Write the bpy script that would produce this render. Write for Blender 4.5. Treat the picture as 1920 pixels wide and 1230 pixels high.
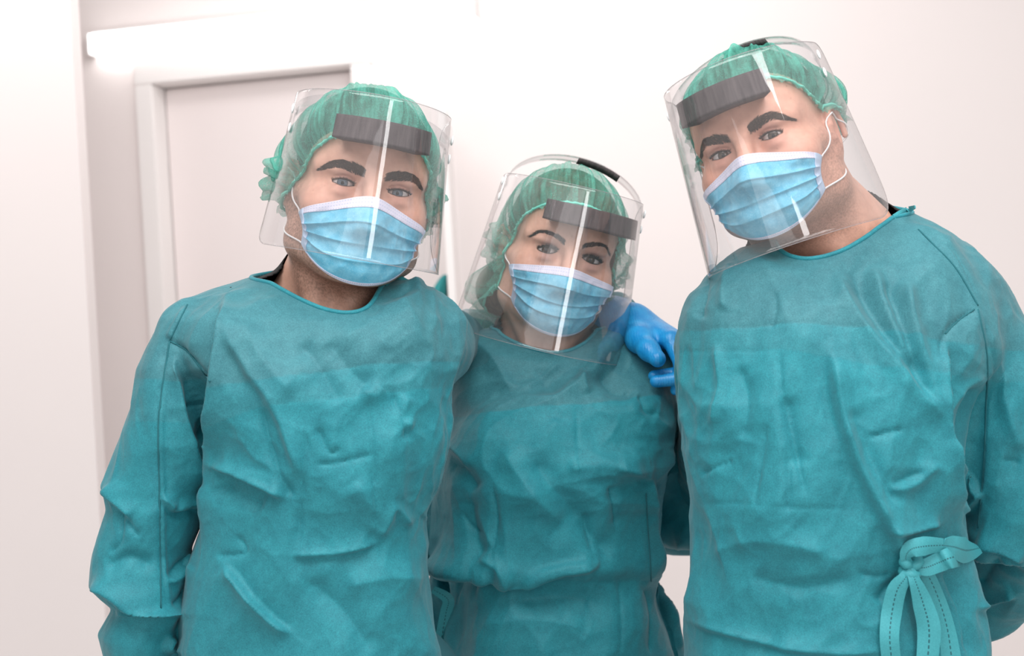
import bpy, math, random
import numpy as np
from mathutils import Matrix, Vector, noise as mnoise
from mathutils.bvhtree import BVHTree

scene = bpy.context.scene
for o in list(bpy.data.objects):
    bpy.data.objects.remove(o, do_unlink=True)
COL = scene.collection
R = math.radians
rng = np.random.default_rng(7)
random.seed(7)

# ------------------------------------------------------------------ camera
F = 2667.0                       # focal length in pixels of the 1920x1230 frame
CAM_H = 1.38
ROLL = R(-3.3)
cam_rot = (Matrix.Rotation(R(90), 4, 'X') @ Matrix.Rotation(ROLL, 4, 'Z'))
cam_data = bpy.data.cameras.new('camera')
cam_data.sensor_width = 36.0
cam_data.lens = 36.0 * F / 1920.0
cam_data.dof.use_dof = True
cam_data.dof.focus_distance = 1.66
cam_data.dof.aperture_fstop = 5.6
cam_data.clip_start = 0.05
cam = bpy.data.objects.new('camera', cam_data)
COL.objects.link(cam)
cam.matrix_world = Matrix.Translation((0, 0, CAM_H)) @ cam_rot
scene.camera = cam
_rm = np.array(cam_rot.to_3x3())
# design frame (x right, y depth, z up, seen from the camera) -> world
D2W = np.stack([_rm[:, 0], -_rm[:, 2], _rm[:, 1]], 1)
CAM = np.array([0, 0, CAM_H])
def to_world(p):
    return np.asarray(p, float) @ D2W.T + CAM
def px(x, y, Y):
    return np.array([(x - 960.0) / F * Y, Y, (615.0 - y) / F * Y])
def to_px(p):
    return 960 + F * p[:, 0] / p[:, 1], 615 - F * p[:, 2] / p[:, 1]

# ------------------------------------------------------------------ world, lights, exposure
vs = scene.view_settings
scene.display_settings.display_device = 'sRGB'
vs.view_transform = 'Standard'
vs.look = 'None'
vs.gamma = 1.0
vs.use_curve_mapping = False
vs.exposure = 0.10
scene.cycles.use_denoising = True
scene.cycles.max_bounces = 10
scene.cycles.transparent_max_bounces = 24
scene.cycles.caustics_reflective = False
scene.cycles.caustics_refractive = False
w = bpy.data.worlds.new('white_room_light')
scene.world = w
w.use_nodes = True
w.node_tree.nodes['Background'].inputs[0].default_value = (1.0, 0.965, 0.955, 1)
w.node_tree.nodes['Background'].inputs[1].default_value = 0.54

def area(name, loc, target, sx, sy, power, col=(1, 1, 1)):
    d = bpy.data.lights.new(name, 'AREA')
    d.shape = 'RECTANGLE'
    d.size, d.size_y, d.energy, d.color = sx, sy, power, col
    o = bpy.data.objects.new(name, d)
    COL.objects.link(o)
    o.location = loc
    o.rotation_euler = (Vector(target) - Vector(loc)).to_track_quat('-Z', 'Y').to_euler()
    return o
area('ceiling_panel_light', (0.1, 0.75, 2.75), (0.05, 1.75, 1.2), 2.4, 1.0, 50, (1.0, 0.98, 0.97))
area('window_light', (-0.45, -1.7, 1.85), (0.0, 1.7, 1.35), 2.9, 1.5, 15, (1.0, 0.98, 0.97))
area('visor_streak_light', (0.95, -0.55, 1.75), (0.1, 1.7, 1.4), 0.30, 1.3, 8, (1.0, 0.99, 0.98))  # unseen upright lamp, placed to reflect as a streak on the left visor
area('back_wall_fill_light', (-0.60, 3.22, 2.80), (-0.75, 4.25, 0.9), 2.6, 0.4, 14, (1.0, 0.97, 0.96))  # added fill lamp above the frame, brightens the back wall and door

# ------------------------------------------------------------------ helpers: objects
def tag(o, label=None, cat=None, group=None, kind=None):
    for k, v in (('label', label), ('category', cat), ('group', group), ('kind', kind)):
        if v:
            o[k] = v
    return o
def mesh_obj(name, verts, faces, mat, parent=None, smooth=True, col=None, uv=None, world=False):
    """one mesh object; verts in the design frame unless world; children are stored relative to the parent's base"""
    v = np.asarray(verts, float).reshape(-1, 3)
    if not world:
        v = to_world(v)
    if parent is not None:
        v = v - np.array(root_of(parent))
    me = bpy.data.meshes.new(name)
    if isinstance(faces, np.ndarray):
        n, k = faces.shape
        me.vertices.add(len(v)); me.vertices.foreach_set('co', v.astype(np.float32).ravel())
        me.loops.add(n * k); me.loops.foreach_set('vertex_index', faces.astype(np.int32).ravel())
        me.polygons.add(n)
        me.polygons.foreach_set('loop_start', np.arange(0, n * k, k, dtype=np.int32))
        me.polygons.foreach_set('loop_total', np.full(n, k, dtype=np.int32))
        me.update(calc_edges=True)
        me.validate()
    else:
        me.from_pydata([tuple(p) for p in v], [], [tuple(f) for f in faces])
    if smooth:
        me.polygons.foreach_set('use_smooth', np.ones(len(me.polygons), dtype=bool))
    if col is not None:
        a = me.color_attributes.new('Col', 'FLOAT_COLOR', 'POINT')
        c = np.ones((len(v), 4), np.float32); c[:, :3] = col
        a.data.foreach_set('color', c.ravel())
    if uv is not None:
        l = me.uv_layers.new(name='UVMap')
        idx = np.zeros(len(me.loops), np.int32); me.loops.foreach_get('vertex_index', idx)
        l.data.foreach_set('uv', np.asarray(uv, np.float32)[idx].ravel())
    if mat:
        me.materials.append(mat)
    o = bpy.data.objects.new(name, me)
    COL.objects.link(o)
    if parent is not None:
        o.parent = parent
    return o
ROOTS = {}
def root_of(o):
    while o.parent is not None:
        o = o.parent
    return ROOTS.get(o.name, (0, 0, 0))
def empty(name, loc):
    o = bpy.data.objects.new(name, None)
    o.empty_display_size = 0.1
    COL.objects.link(o)
    o.location = loc
    ROOTS[o.name] = tuple(loc)
    return o
def box(name, lo, hi, mat, parent=None, bevel=0.0, rotz=0.0, origin=(0, 0, 0)):
    """bevelled box in world axes, turned by rotz about origin"""
    lo, hi = np.array(lo, float), np.array(hi, float)
    b = min(bevel, 0.49 * (hi - lo).min())
    vs_, fs = [], []
    if b <= 0:
        for i in range(8):
            vs_.append([(lo, hi)[(i >> a) & 1][a] for a in range(3)])
        fs = [(0, 2, 3, 1), (4, 5, 7, 6), (0, 1, 5, 4), (2, 6, 7, 3), (0, 4, 6, 2), (1, 3, 7, 5)]
    else:
        import bmesh
        bm = bmesh.new()
        bmesh.ops.create_cube(bm, size=1)
        for v in bm.verts:
            v.co = [lo[a] + (v.co[a] + .5) * (hi[a] - lo[a]) for a in range(3)]
        bmesh.ops.bevel(bm, geom=bm.edges[:], offset=b, segments=2, affect='EDGES')
        bm.verts.index_update()
        vs_ = [list(v.co) for v in bm.verts]
        fs = [[v.index for v in f.verts] for f in bm.faces]
        bm.free()
    v = np.array(vs_)
    if rotz:
        c, s = math.cos(rotz), math.sin(rotz)
        o = np.array(origin)
        q = v - o
        v = np.stack([c * q[:, 0] - s * q[:, 1], s * q[:, 0] + c * q[:, 1], q[:, 2]], 1) + o
    return mesh_obj(name, v, fs, mat, parent, smooth=False, world=True)
def catmull(pts, n):
    p = np.asarray(pts, float)
    p = np.vstack([2 * p[0] - p[1], p, 2 * p[-1] - p[-2]])
    m = len(p) - 3
    t = np.linspace(0, m - 1e-9, n)
    i = t.astype(int); u = (t - i)[:, None]
    a, b, c, d = p[i], p[i + 1], p[i + 2], p[i + 3]
    return .5 * (2 * b + (c - a) * u + (2 * a - 5 * b + 4 * c - d) * u ** 2 + (3 * b - a - 3 * c + d) * u ** 3)
def tube_mesh(pts, rad, seg=8, closed=False):
    p = np.asarray(pts, float); n = len(p)
    rad = np.broadcast_to(np.asarray(rad, float), (n,))
    t = np.roll(p, -1, 0) - np.roll(p, 1, 0)
    if not closed:
        t[0] = p[1] - p[0]; t[-1] = p[-1] - p[-2]
    t /= np.linalg.norm(t, axis=1)[:, None] + 1e-12
    u = np.cross(t[0], [0.3, 0.9, 0.2]); u /= np.linalg.norm(u)
    vs_ = []
    for i in range(n):
        u = u - t[i] * (u @ t[i]); u /= np.linalg.norm(u) + 1e-12
        w_ = np.cross(t[i], u)
        for k in range(seg):
            a = 2 * math.pi * k / seg
            vs_.append(p[i] + rad[i] * (math.cos(a) * u + math.sin(a) * w_))
    fs = []
    m = n if closed else n - 1
    for i in range(m):
        j = (i + 1) % n
        for k in range(seg):
            l = (k + 1) % seg
            fs.append((i * seg + k, i * seg + l, j * seg + l, j * seg + k))
    if not closed:
        fs.append(tuple(range(seg - 1, -1, -1)))
        fs.append(tuple((n - 1) * seg + k for k in range(seg)))
    return np.array(vs_), fs
def grid_faces(nu, nv, wrap=False):
    """vertex index = i*nv + j, i in u, j in v"""
    i, j = np.meshgrid(np.arange(nu if wrap else nu - 1), np.arange(nv - 1), indexing='ij')
    i2 = (i + 1) % nu
    return np.stack([i * nv + j, i2 * nv + j, i2 * nv + j + 1, i * nv + j + 1], -1).reshape(-1, 4)
def strip(name, pts, width, mat, parent, wdir=None, thick=0.0012, sub=24, uvs=True, twist=None):
    """a ribbon with thickness along a 3-D path (design frame)"""
    p = catmull(pts, sub)
    wd = np.broadcast_to(np.asarray(width, float), (len(pts),))
    wd = np.interp(np.linspace(0, len(pts) - 1, sub), np.arange(len(pts)), wd)
    t = np.gradient(p, axis=0); t /= np.linalg.norm(t, axis=1)[:, None]
    view = np.array([0, -1., 0]) if wdir is None else np.asarray(wdir, float)
    s = np.cross(t, view); s /= np.linalg.norm(s, axis=1)[:, None] + 1e-9
    n = np.cross(s, t)
    if twist is not None:
        tw = np.interp(np.linspace(0, len(twist) - 1, sub), np.arange(len(twist)), twist)[:, None]
        s, n = s * np.cos(tw) + n * np.sin(tw), n * np.cos(tw) - s * np.sin(tw)
    m = 5
    V, UV = [], []
    for side in (1, -1):
        for i in range(sub):
            for k in range(m):
                q = (k / (m - 1) - .5)
                V.append(p[i] + s[i] * wd[i] * q + n[i] * side * thick * .5 * (1 if 0 < k < m - 1 else .6) - n[i] * .05 * wd[i] * (q * 2) ** 2)
                UV.append((i / (sub - 1), k / (m - 1)))
    f = grid_faces(sub, m)
    N = sub * m
    fs = [tuple(x) for x in f] + [tuple(x[::-1] + N) for x in f]
    ring = [i * m for i in range(sub)] + [(sub - 1) * m + k for k in range(1, m)] + [i * m + m - 1 for i in range(sub - 2, -1, -1)] + list(range(m - 2, 0, -1))
    n0, nr_ = len(V), len(ring)
    for r_ in ring:                      # the cut edge keeps its own vertices, so the ribbon stays flat
        V += [V[r_], V[r_ + N]]; UV += [(.5, .2), (.5, .2)]
    for i in range(nr_):
        j = (i + 1) % nr_
        fs.append((n0 + 2 * i, n0 + 2 * j, n0 + 2 * j + 1, n0 + 2 * i + 1)[::-1])
    return mesh_obj(name, np.array(V), fs, mat, parent, uv=UV)

# ------------------------------------------------------------------ helpers: implicit surfaces
class Field:
    def __init__(self, xs, ys, zs):
        self.ax = [np.asarray(a, np.float32) for a in (xs, ys, zs)]
        self.v = np.full([len(a) for a in self.ax], 1.0, np.float32)
    def sl(self, lo, hi, m):
        s = []
        for a, l, h in zip(self.ax, lo, hi):
            i0 = max(0, int(np.searchsorted(a, l - m)) - 1); i1 = min(len(a), int(np.searchsorted(a, h + m)) + 1)
            s.append(slice(i0, max(i1, i0)))
        return tuple(s)
    def apply(self, op, fn, lo, hi, k):
        m = max(0.02, 1.5 * k)
        s = self.sl(lo, hi, m)
        x, y, z = self.ax[0][s[0]][:, None, None], self.ax[1][s[1]][None, :, None], self.ax[2][s[2]][None, None, :]
        if 0 in (x.size, y.size, z.size):
            return
        b = fn(x, y, z).astype(np.float32)
        self.v[s] = comb(op, self.v[s], b, k)
def comb(op, a, b, k):
    if op == 'u':
        if k <= 0:
            return np.minimum(a, b)
        return np.minimum(a, b) - np.maximum(k - np.abs(a - b), 0) ** 2 / (4 * k)
    b = -b
    if k <= 0:
        return np.maximum(a, b)
    return np.maximum(a, b) + np.maximum(k - np.abs(a - b), 0) ** 2 / (4 * k)
def ell(c, r):
    c, r = np.asarray(c, float), np.asarray(r, float)
    def fn(x, y, z):
        X, Y, Z = (x - c[0]) / r[0], (y - c[1]) / r[1], (z - c[2]) / r[2]
        k0 = np.sqrt(X * X + Y * Y + Z * Z)
        k1 = np.sqrt((X / r[0]) ** 2 + (Y / r[1]) ** 2 + (Z / r[2]) ** 2) + 1e-6
        return k0 * (k0 - 1) / k1
    return fn, c - r, c + r
def cone(a, b, ra, rb):
    a, b = np.asarray(a, float), np.asarray(b, float)
    ba = b - a; L = float(ba @ ba) + 1e-12; m = max(ra, rb)
    def fn(x, y, z):
        X, Y, Z = x - a[0], y - a[1], z - a[2]
        h = np.clip((X * ba[0] + Y * ba[1] + Z * ba[2]) / L, 0, 1)
        return np.sqrt((X - ba[0] * h) ** 2 + (Y - ba[1] * h) ** 2 + (Z - ba[2] * h) ** 2) - (ra + (rb - ra) * h)
    return fn, np.minimum(a, b) - m, np.maximum(a, b) + m
def chain(prims, pts, rads, k, op='u'):
    for i in range(len(pts) - 1):
        prims.append((op,) + cone(pts[i], pts[i + 1], rads[i], rads[i + 1]) + (k,))
def eval_prims(prims, p):
    d = np.full(len(p), 1.0)
    x, y, z = p[:, 0], p[:, 1], p[:, 2]
    for op, fn, lo, hi, k in prims:
        m = max(0.02, 1.5 * k) + 0.0
        s = np.all((p >= lo - m) & (p <= hi + m), axis=1)
        if s.any():
            d[s] = comb(op, d[s], fn(x[s], y[s], z[s]), k)
    return d
def surface_nets(fl):
    v = fl.v; s = v < 0
    nx, ny, nz = v.shape
    c = np.zeros((nx - 1, ny - 1, nz - 1), np.int8)
    for i in (0, 1):
        for j in (0, 1):
            for k in (0, 1):
                c += s[i:nx - 1 + i, j:ny - 1 + j, k:nz - 1 + k]
    act = np.argwhere((c > 0) & (c < 8))
    I, J, K = act.T
    idx = np.full(c.shape, -1, np.int32); idx[I, J, K] = np.arange(len(I))
    acc = np.zeros((len(I), 3)); cnt = np.zeros(len(I))
    cor = [(i, j, k) for i in (0, 1) for j in (0, 1) for k in (0, 1)]
    val = {q: v[I + q[0], J + q[1], K + q[2]] for q in cor}
    for a in cor:
        for d in range(3):
            if a[d] == 0:
                b = list(a); b[d] = 1; b = tuple(b)
                va, vb = val[a], val[b]
                m = (va < 0) != (vb < 0)
                t = np.where(m, va / np.where(m, va - vb, 1), 0)
                pos = np.zeros((len(I), 3)); pos[:] = a; pos[:, d] = t
                acc[m] += pos[m]; cnt += m
    acc /= cnt[:, None]
    P = np.empty_like(acc)
    for d, q in enumerate((I, J, K)):
        A = fl.ax[d]; P[:, d] = A[q] + (A[q + 1] - A[q]) * acc[:, d]
    faces = []
    for d in range(3):
        e = [d, (d + 1) % 3, (d + 2) % 3]
        sl0 = [slice(None)] * 3; sl1 = [slice(None)] * 3
        sl0[d] = slice(0, -1); sl1[d] = slice(1, None)
        cr = s[tuple(sl0)] != s[tuple(sl1)]
        q = np.argwhere(cr)
        ok = (q[:, e[1]] > 0) & (q[:, e[2]] > 0) & (q[:, e[1]] < v.shape[e[1]] - 1) & (q[:, e[2]] < v.shape[e[2]] - 1)
        q = q[ok]
        ins = s[q[:, 0], q[:, 1], q[:, 2]]
        def cell(o1, o2):
            r = q.copy(); r[:, e[1]] += o1; r[:, e[2]] += o2
            return idx[r[:, 0], r[:, 1], r[:, 2]]
        f = np.stack([cell(-1, -1), cell(0, -1), cell(0, 0), cell(-1, 0)], 1)
        f[~ins] = f[~ins][:, ::-1]
        faces.append(f)
    return P, np.vstack(faces)
def vnormals(P, f):
    n = np.cross(P[f[:, 2]] - P[f[:, 0]], P[f[:, 3]] - P[f[:, 1]])
    N = np.zeros_like(P)
    for k in range(4):
        for a in range(3):
            N[:, a] += np.bincount(f[:, k], n[:, a], len(P))
    return N / (np.linalg.norm(N, axis=1)[:, None] + 1e-12)
def smooth_mesh(P, f, it, lam=.5, keep=None):
    e = np.vstack([f[:, [0, 1]], f[:, [1, 2]], f[:, [2, 3]], f[:, [3, 0]]])
    deg = np.bincount(e.ravel(), minlength=len(P))[:, None]
    for _ in range(it):
        S = np.zeros_like(P)
        for a in range(3):
            S[:, a] = np.bincount(e[:, 0], P[e[:, 1], a], len(P)) + np.bincount(e[:, 1], P[e[:, 0], a], len(P))
        Q = S / np.maximum(deg, 1)
        l = lam if keep is None else lam * keep[:, None]
        P = P + (Q - P) * l
    return P
def compact(P, f, *attrs):
    u = np.unique(f); m = np.full(len(P), -1); m[u] = np.arange(len(u))
    return (P[u], m[f]) + tuple(a[u] for a in attrs)
def axis(segs):
    """[(start, end, step), ...] -> joined axis"""
    out = []
    for a, b, st in segs:
        out.append(np.arange(a, b - st * .3, st))
    out.append([segs[-1][1]])
    return np.concatenate(out)
def sstep(a, b, x):
    t = np.clip((x - a) / (b - a), 0, 1)
    return t * t * (3 - 2 * t)

# ------------------------------------------------------------------ helpers: materials
def mat(name, color=(.8, .8, .8), rough=.5, **kw):
    m = bpy.data.materials.new(name); m.use_nodes = True
    b = m.node_tree.nodes['Principled BSDF']
    b.inputs['Base Color'].default_value = (*color, 1)
    b.inputs['Roughness'].default_value = rough
    for k, v in kw.items():
        b.inputs[k.replace('_', ' ')].default_value = v
    return m
class NT:
    def __init__(self, m):
        self.m = m; self.t = m.node_tree; self.n = self.t.nodes; self.b = self.n.get('Principled BSDF')
    def node(self, kind, **kw):
        q = self.n.new(kind)
        for k, v in kw.items():
            setattr(q, k, v)
        return q
    def link(self, a, b):
        self.t.links.new(a, b)
    def math(self, op, a, b=0.0, c=None):
        q = self.node('ShaderNodeMath', operation=op)
        for i, v in enumerate((a, b, c)):
            if v is None:
                continue
            if hasattr(v, 'is_output'):
                self.link(v, q.inputs[i])
            else:
                q.inputs[i].default_value = v
        return q.outputs[0]
    def mix(self, fac, a, b, blend='MIX'):
        q = self.node('ShaderNodeMix', data_type='RGBA', blend_type=blend)
        for s, v in ((q.inputs[0], fac), (q.inputs[6], a), (q.inputs[7], b)):
            if hasattr(v, 'is_output'):
                self.link(v, s)
            elif isinstance(v, (int, float)):
                s.default_value = v
            else:
                s.default_value = (*v, 1)
        return q.outputs[2]
    def coords(self, kind='Object'):
        return self.node('ShaderNodeTexCoord').outputs[kind]
    def noise(self, vec, scale, detail=3, rough=.55, out=0):
        q = self.node('ShaderNodeTexNoise')
        q.inputs['Scale'].default_value = scale; q.inputs['Detail'].default_value = detail; q.inputs['Roughness'].default_value = rough
        self.link(vec, q.inputs['Vector'])
        return q.outputs[out]
    def mapping(self, vec, scale=(1, 1, 1), rot=(0, 0, 0)):
        q = self.node('ShaderNodeMapping')
        q.inputs['Scale'].default_value = scale; q.inputs['Rotation'].default_value = rot
        self.link(vec, q.inputs['Vector'])
        return q.outputs[0]
    def ramp(self, fac, a, b):
        q = self.node('ShaderNodeMapRange'); q.clamp = True
        self.link(fac, q.inputs[0])
        q.inputs[1].default_value = a; q.inputs[2].default_value = b
        return q.outputs[0]
    def bump(self, h, strength, dist=.001):
        q = self.node('ShaderNodeBump')
        q.inputs['Strength'].default_value = strength; q.inputs['Distance'].default_value = dist
        self.link(h, q.inputs['Height']); self.link(q.outputs[0], self.b.inputs['Normal'])
    def attr(self, name='Col'):
        q = self.node('ShaderNodeAttribute', attribute_name=name)
        return q.outputs['Color']

def wall_mat(name, c):
    m = mat(name, c, .75); t = NT(m)
    co = t.coords()
    n = t.noise(co, 1.3, 4)
    t.link(t.mix(t.ramp(n, .3, .7), tuple(x * .97 for x in c), c), t.b.inputs['Base Color'])
    t.bump(t.noise(co, 260, 2), .12, .002)
    return m
M_WALL = wall_mat('painted_wall', (.865, .795, .78))
M_PIER = wall_mat('painted_pier', (.86, .79, .775))
M_TRIM = wall_mat('door_trim_paint', (.90, .865, .85))
M_DOOR = wall_mat('door_paint', (.875, .80, .79))
def floor_mat():
    m = mat('vinyl_floor', (.55, .53, .52), .35); t = NT(m)
    co = t.coords()
    t.link(t.mix(t.ramp(t.noise(co, 60, 5), .35, .65), (.62, .60, .59), (.72, .70, .69)), t.b.inputs['Base Color'])
    return m
M_FLOOR = floor_mat()

def gown_mat(name):
    m = mat(name, (.03, .3, .33), .62); t = NT(m)
    co = t.coords()
    col = t.attr()
    sp = t.noise(co, 700, 3, .7)
    cl = t.noise(co, 34, 4, .6)
    c1 = t.mix(t.ramp(sp, .30, .72), (.66, .74, .76), (1.25, 1.18, 1.16))
    c2 = t.mix(t.ramp(cl, .25, .75), (.80, .88, .90), (1.16, 1.09, 1.08))
    c3 = t.mix(t.ramp(t.noise(co, 120, 5, .65), .30, .70), (.84, .90, .91), (1.14, 1.09, 1.08))
    c = t.mix(1.0, col, c1, 'MULTIPLY'); c = t.mix(1.0, c, c2, 'MULTIPLY'); c = t.mix(1.0, c, c3, 'MULTIPLY')
    t.link(c, t.b.inputs['Base Color'])
    t.b.inputs['Specular IOR Level'].default_value = .35
    t.b.inputs['Sheen Weight'].default_value = .12
    vo = t.node('ShaderNodeTexVoronoi', feature='DISTANCE_TO_EDGE')
    vo.inputs['Scale'].default_value = 26
    wv = t.node('ShaderNodeVectorMath', operation='ADD')
    t.link(co, wv.inputs[0])
    ns = t.noise(co, 18, 3, .6, 1)
    sc = t.node('ShaderNodeVectorMath', operation='SCALE'); sc.inputs['Scale'].default_value = .06
    t.link(ns, sc.inputs[0]); t.link(sc.outputs[0], wv.inputs[1])
    t.link(wv.outputs[0], vo.inputs['Vector'])
    cr = t.ramp(vo.outputs['Distance'], 0, .10)
    fine = t.noise(co, 900, 2)
    med = t.noise(co, 90, 4, .6)
    h = t.math('ADD', t.math('MULTIPLY', cr, .10), t.math('ADD', t.math('MULTIPLY', fine, .25), t.math('ADD', t.math('MULTIPLY', med, .45), t.math('MULTIPLY', t.noise(t.mapping(co, (60, 60, 24)), 1, 4, .6), 1.0))))
    t.bump(h, .35, .0014)
    return m
M_GOWN = gown_mat('gown_nonwoven_fabric')
M_BIND = gown_mat('gown_binding_fabric')
def ribbon_mat():
    m = mat('tie_ribbon_fabric', (.05, .36, .40), .6); t = NT(m)
    uv = t.coords('UV'); sep = t.node('ShaderNodeSeparateXYZ'); t.link(uv, sep.inputs[0])
    st = t.math('LESS_THAN', t.math('ABSOLUTE', t.math('SUBTRACT', sep.outputs[1], .5)), .035)
    da = t.math('GREATER_THAN', t.math('FRACT', t.math('MULTIPLY', sep.outputs[0], 26)), .4)
    c = t.mix(t.math('MULTIPLY', st, da), (.045, .33, .375), (.008, .10, .12))
    sp = t.noise(t.coords(), 700, 3, .7)
    t.link(t.mix(1.0, c, t.mix(t.ramp(sp, .3, .7), (.8, .85, .86), (1.1, 1.07, 1.06)), 'MULTIPLY'), t.b.inputs['Base Color'])
    t.bump(t.noise(t.coords(), 120, 3), .3, .001)
    return m
M_RIBBON = ribbon_mat()
def skin_mat():
    m = mat('skin', (.6, .35, .27), .48); t = NT(m)
    co = t.coords()
    n = t.noise(co, 90, 4, .6)
    c = t.mix(1.0, t.attr(), t.mix(t.ramp(n, .3, .7), (.90, .86, .85), (1.07, 1.05, 1.05)), 'MULTIPLY')
    t.link(c, t.b.inputs['Base Color'])
    t.b.inputs['Subsurface Weight'].default_value = .10
    t.b.inputs['Subsurface Radius'].default_value = (1.0, .35, .2)
    t.b.inputs['Subsurface Scale'].default_value = .006
    t.b.inputs['Specular IOR Level'].default_value = .4
    t.bump(t.noise(co, 1100, 2), .12, .0006)
    return m
M_SKIN = skin_mat()
M_HAIR = {}
def hair_mat(name, c):
    m = mat(name, c, .55); t = NT(m)
    co = t.coords()
    n = t.noise(t.mapping(co, (220, 220, 18)), 1, 3)
    t.link(t.mix(t.ramp(n, .3, .7), tuple(x * .55 for x in c), tuple(min(1, x * 1.5) for x in c)), t.b.inputs['Base Color'])
    t.bump(n, .6, .002)
    return m
M_TEE = mat('black_jersey', (.012, .012, .013), .85)
t_ = NT(M_TEE); t_.bump(t_.noise(t_.coords(), 800, 2), .3, .0006)
M_GLOVE = mat('blue_nitrile', (.016, .25, .62), .38)
t_ = NT(M_GLOVE); _c = t_.coords()
t_.link(t_.mix(t_.ramp(t_.noise(_c, 60, 3), .35, .7), (.006, .235, .56), (.02, .33, .68)), t_.b.inputs['Base Color'])
_wv = t_.node('ShaderNodeTexWave', wave_type='BANDS'); _wv.inputs['Scale'].default_value = 95; _wv.inputs['Distortion'].default_value = 6; _wv.inputs['Detail'].default_value = 2
t_.link(_c, _wv.inputs['Vector'])
t_.bump(t_.math('ADD', t_.math('MULTIPLY', _wv.outputs['Fac'], .35), t_.noise(_c, 220, 3)), .35, .0011)
M_EYE = mat('eyeball', (.8, .8, .8), .12); t_ = NT(M_EYE); t_.link(t_.attr(), t_.b.inputs['Base Color'])
M_LASH = mat('dark_lash_hair', (.012, .009, .008), .6)
def cap_mat(name, tint, alpha):
    """thin gathered nonwoven, see-through between the gathers"""
    m = mat(name, tint, .7); t = NT(m)
    uv = t.coords('UV'); co = t.coords()
    st = t.noise(t.mapping(uv, (46, 3.2, 1)), 1, 4, .65)
    fi = t.noise(co, 420, 3, .7)
    cl = t.noise(co, 38, 3)
    c = t.mix(t.ramp(st, .32, .68), tuple(x * .62 for x in tint), tuple(min(1, x * 1.35) for x in tint))
    c = t.mix(t.ramp(cl, .35, .75), c, tuple(min(1, x * 1.15 + .02) for x in tint))
    di = t.node('ShaderNodeBsdfDiffuse'); tr = t.node('ShaderNodeBsdfTranslucent'); tp = t.node('ShaderNodeBsdfTransparent')
    t.link(c, di.inputs[0]); t.link(c, tr.inputs[0])
    m1 = t.node('ShaderNodeMixShader'); m1.inputs[0].default_value = .35
    t.link(di.outputs[0], m1.inputs[1]); t.link(tr.outputs[0], m1.inputs[2])
    bp = t.node('ShaderNodeBump'); bp.inputs['Strength'].default_value = .7; bp.inputs['Distance'].default_value = .002
    t.link(t.math('ADD', st, t.math('MULTIPLY', fi, .35)), bp.inputs['Height'])
    t.link(bp.outputs[0], di.inputs['Normal'])
    a = t.math('ADD', t.math('MULTIPLY', t.ramp(st, .3, .72), .42), t.math('ADD', alpha - .24, t.math('MULTIPLY', t.ramp(fi, .35, .65), .16)))
    a.node.use_clamp = True
    m2 = t.node('ShaderNodeMixShader')
    t.link(a, m2.inputs[0]); t.link(tp.outputs[0], m2.inputs[1]); t.link(m1.outputs[0], m2.inputs[2])
    t.link(m2.outputs[0], t.n['Material Output'].inputs[0])
    return m
M_CAP = cap_mat('bouffant_cap_fabric', (.13, .50, .40), .50)
M_CAP_THIN = cap_mat('thin_bouffant_cap_fabric', (.13, .48, .38), .40)
M_CAPEDGE = mat('cap_elastic_edge', (.16, .62, .50), .7)
def mask_mat():
    m = mat('mask_blue_fabric', (.2, .55, .75), .75); t = NT(m)
    co = t.coords()
    a = t.noise(co, 75, 4, .6); f = t.noise(co, 700, 2)
    c = t.mix(t.ramp(a, .32, .7), (.10, .455, .655), (.235, .60, .775))
    c = t.mix(t.ramp(f, .55, .8), c, (.34, .68, .82))
    t.link(c, t.b.inputs['Base Color'])
    t.b.inputs['Sheen Weight'].default_value = .15
    t.bump(t.math('ADD', f, t.noise(co, 130, 3)), .3, .0008)
    return m
M_MASK = mask_mat()
def band_mat(name, dots_u, dots_v, tint=(.70, .68, .80)):
    m = mat(name, tint, .8); t = NT(m)
    uv = t.coords('UV'); sep = t.node('ShaderNodeSeparateXYZ'); t.link(uv, sep.inputs[0])
    u = t.math('ABSOLUTE', t.math('SUBTRACT', t.math('FRACT', t.math('MULTIPLY', sep.outputs[0], dots_u)), .5))
    v = t.math('ABSOLUTE', t.math('SUBTRACT', t.math('FRACT', t.math('MULTIPLY', sep.outputs[1], dots_v)), .5))
    d = t.math('MULTIPLY', t.math('LESS_THAN', u, .22), t.math('LESS_THAN', v, .10))
    t.link(t.mix(t.math('MULTIPLY', d, .75), tint, (.30, .38, .62)), t.b.inputs['Base Color'])
    t.bump(d, -.5, .0008)
    return m
M_BAND_H = band_mat('mask_edge_stitched', 60, 3.0)
M_BAND_V = band_mat('mask_side_stitched', 2.4, 26, (.55, .66, .82))
M_LOOP = mat('white_ear_elastic', (.86, .83, .82), .7)
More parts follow.
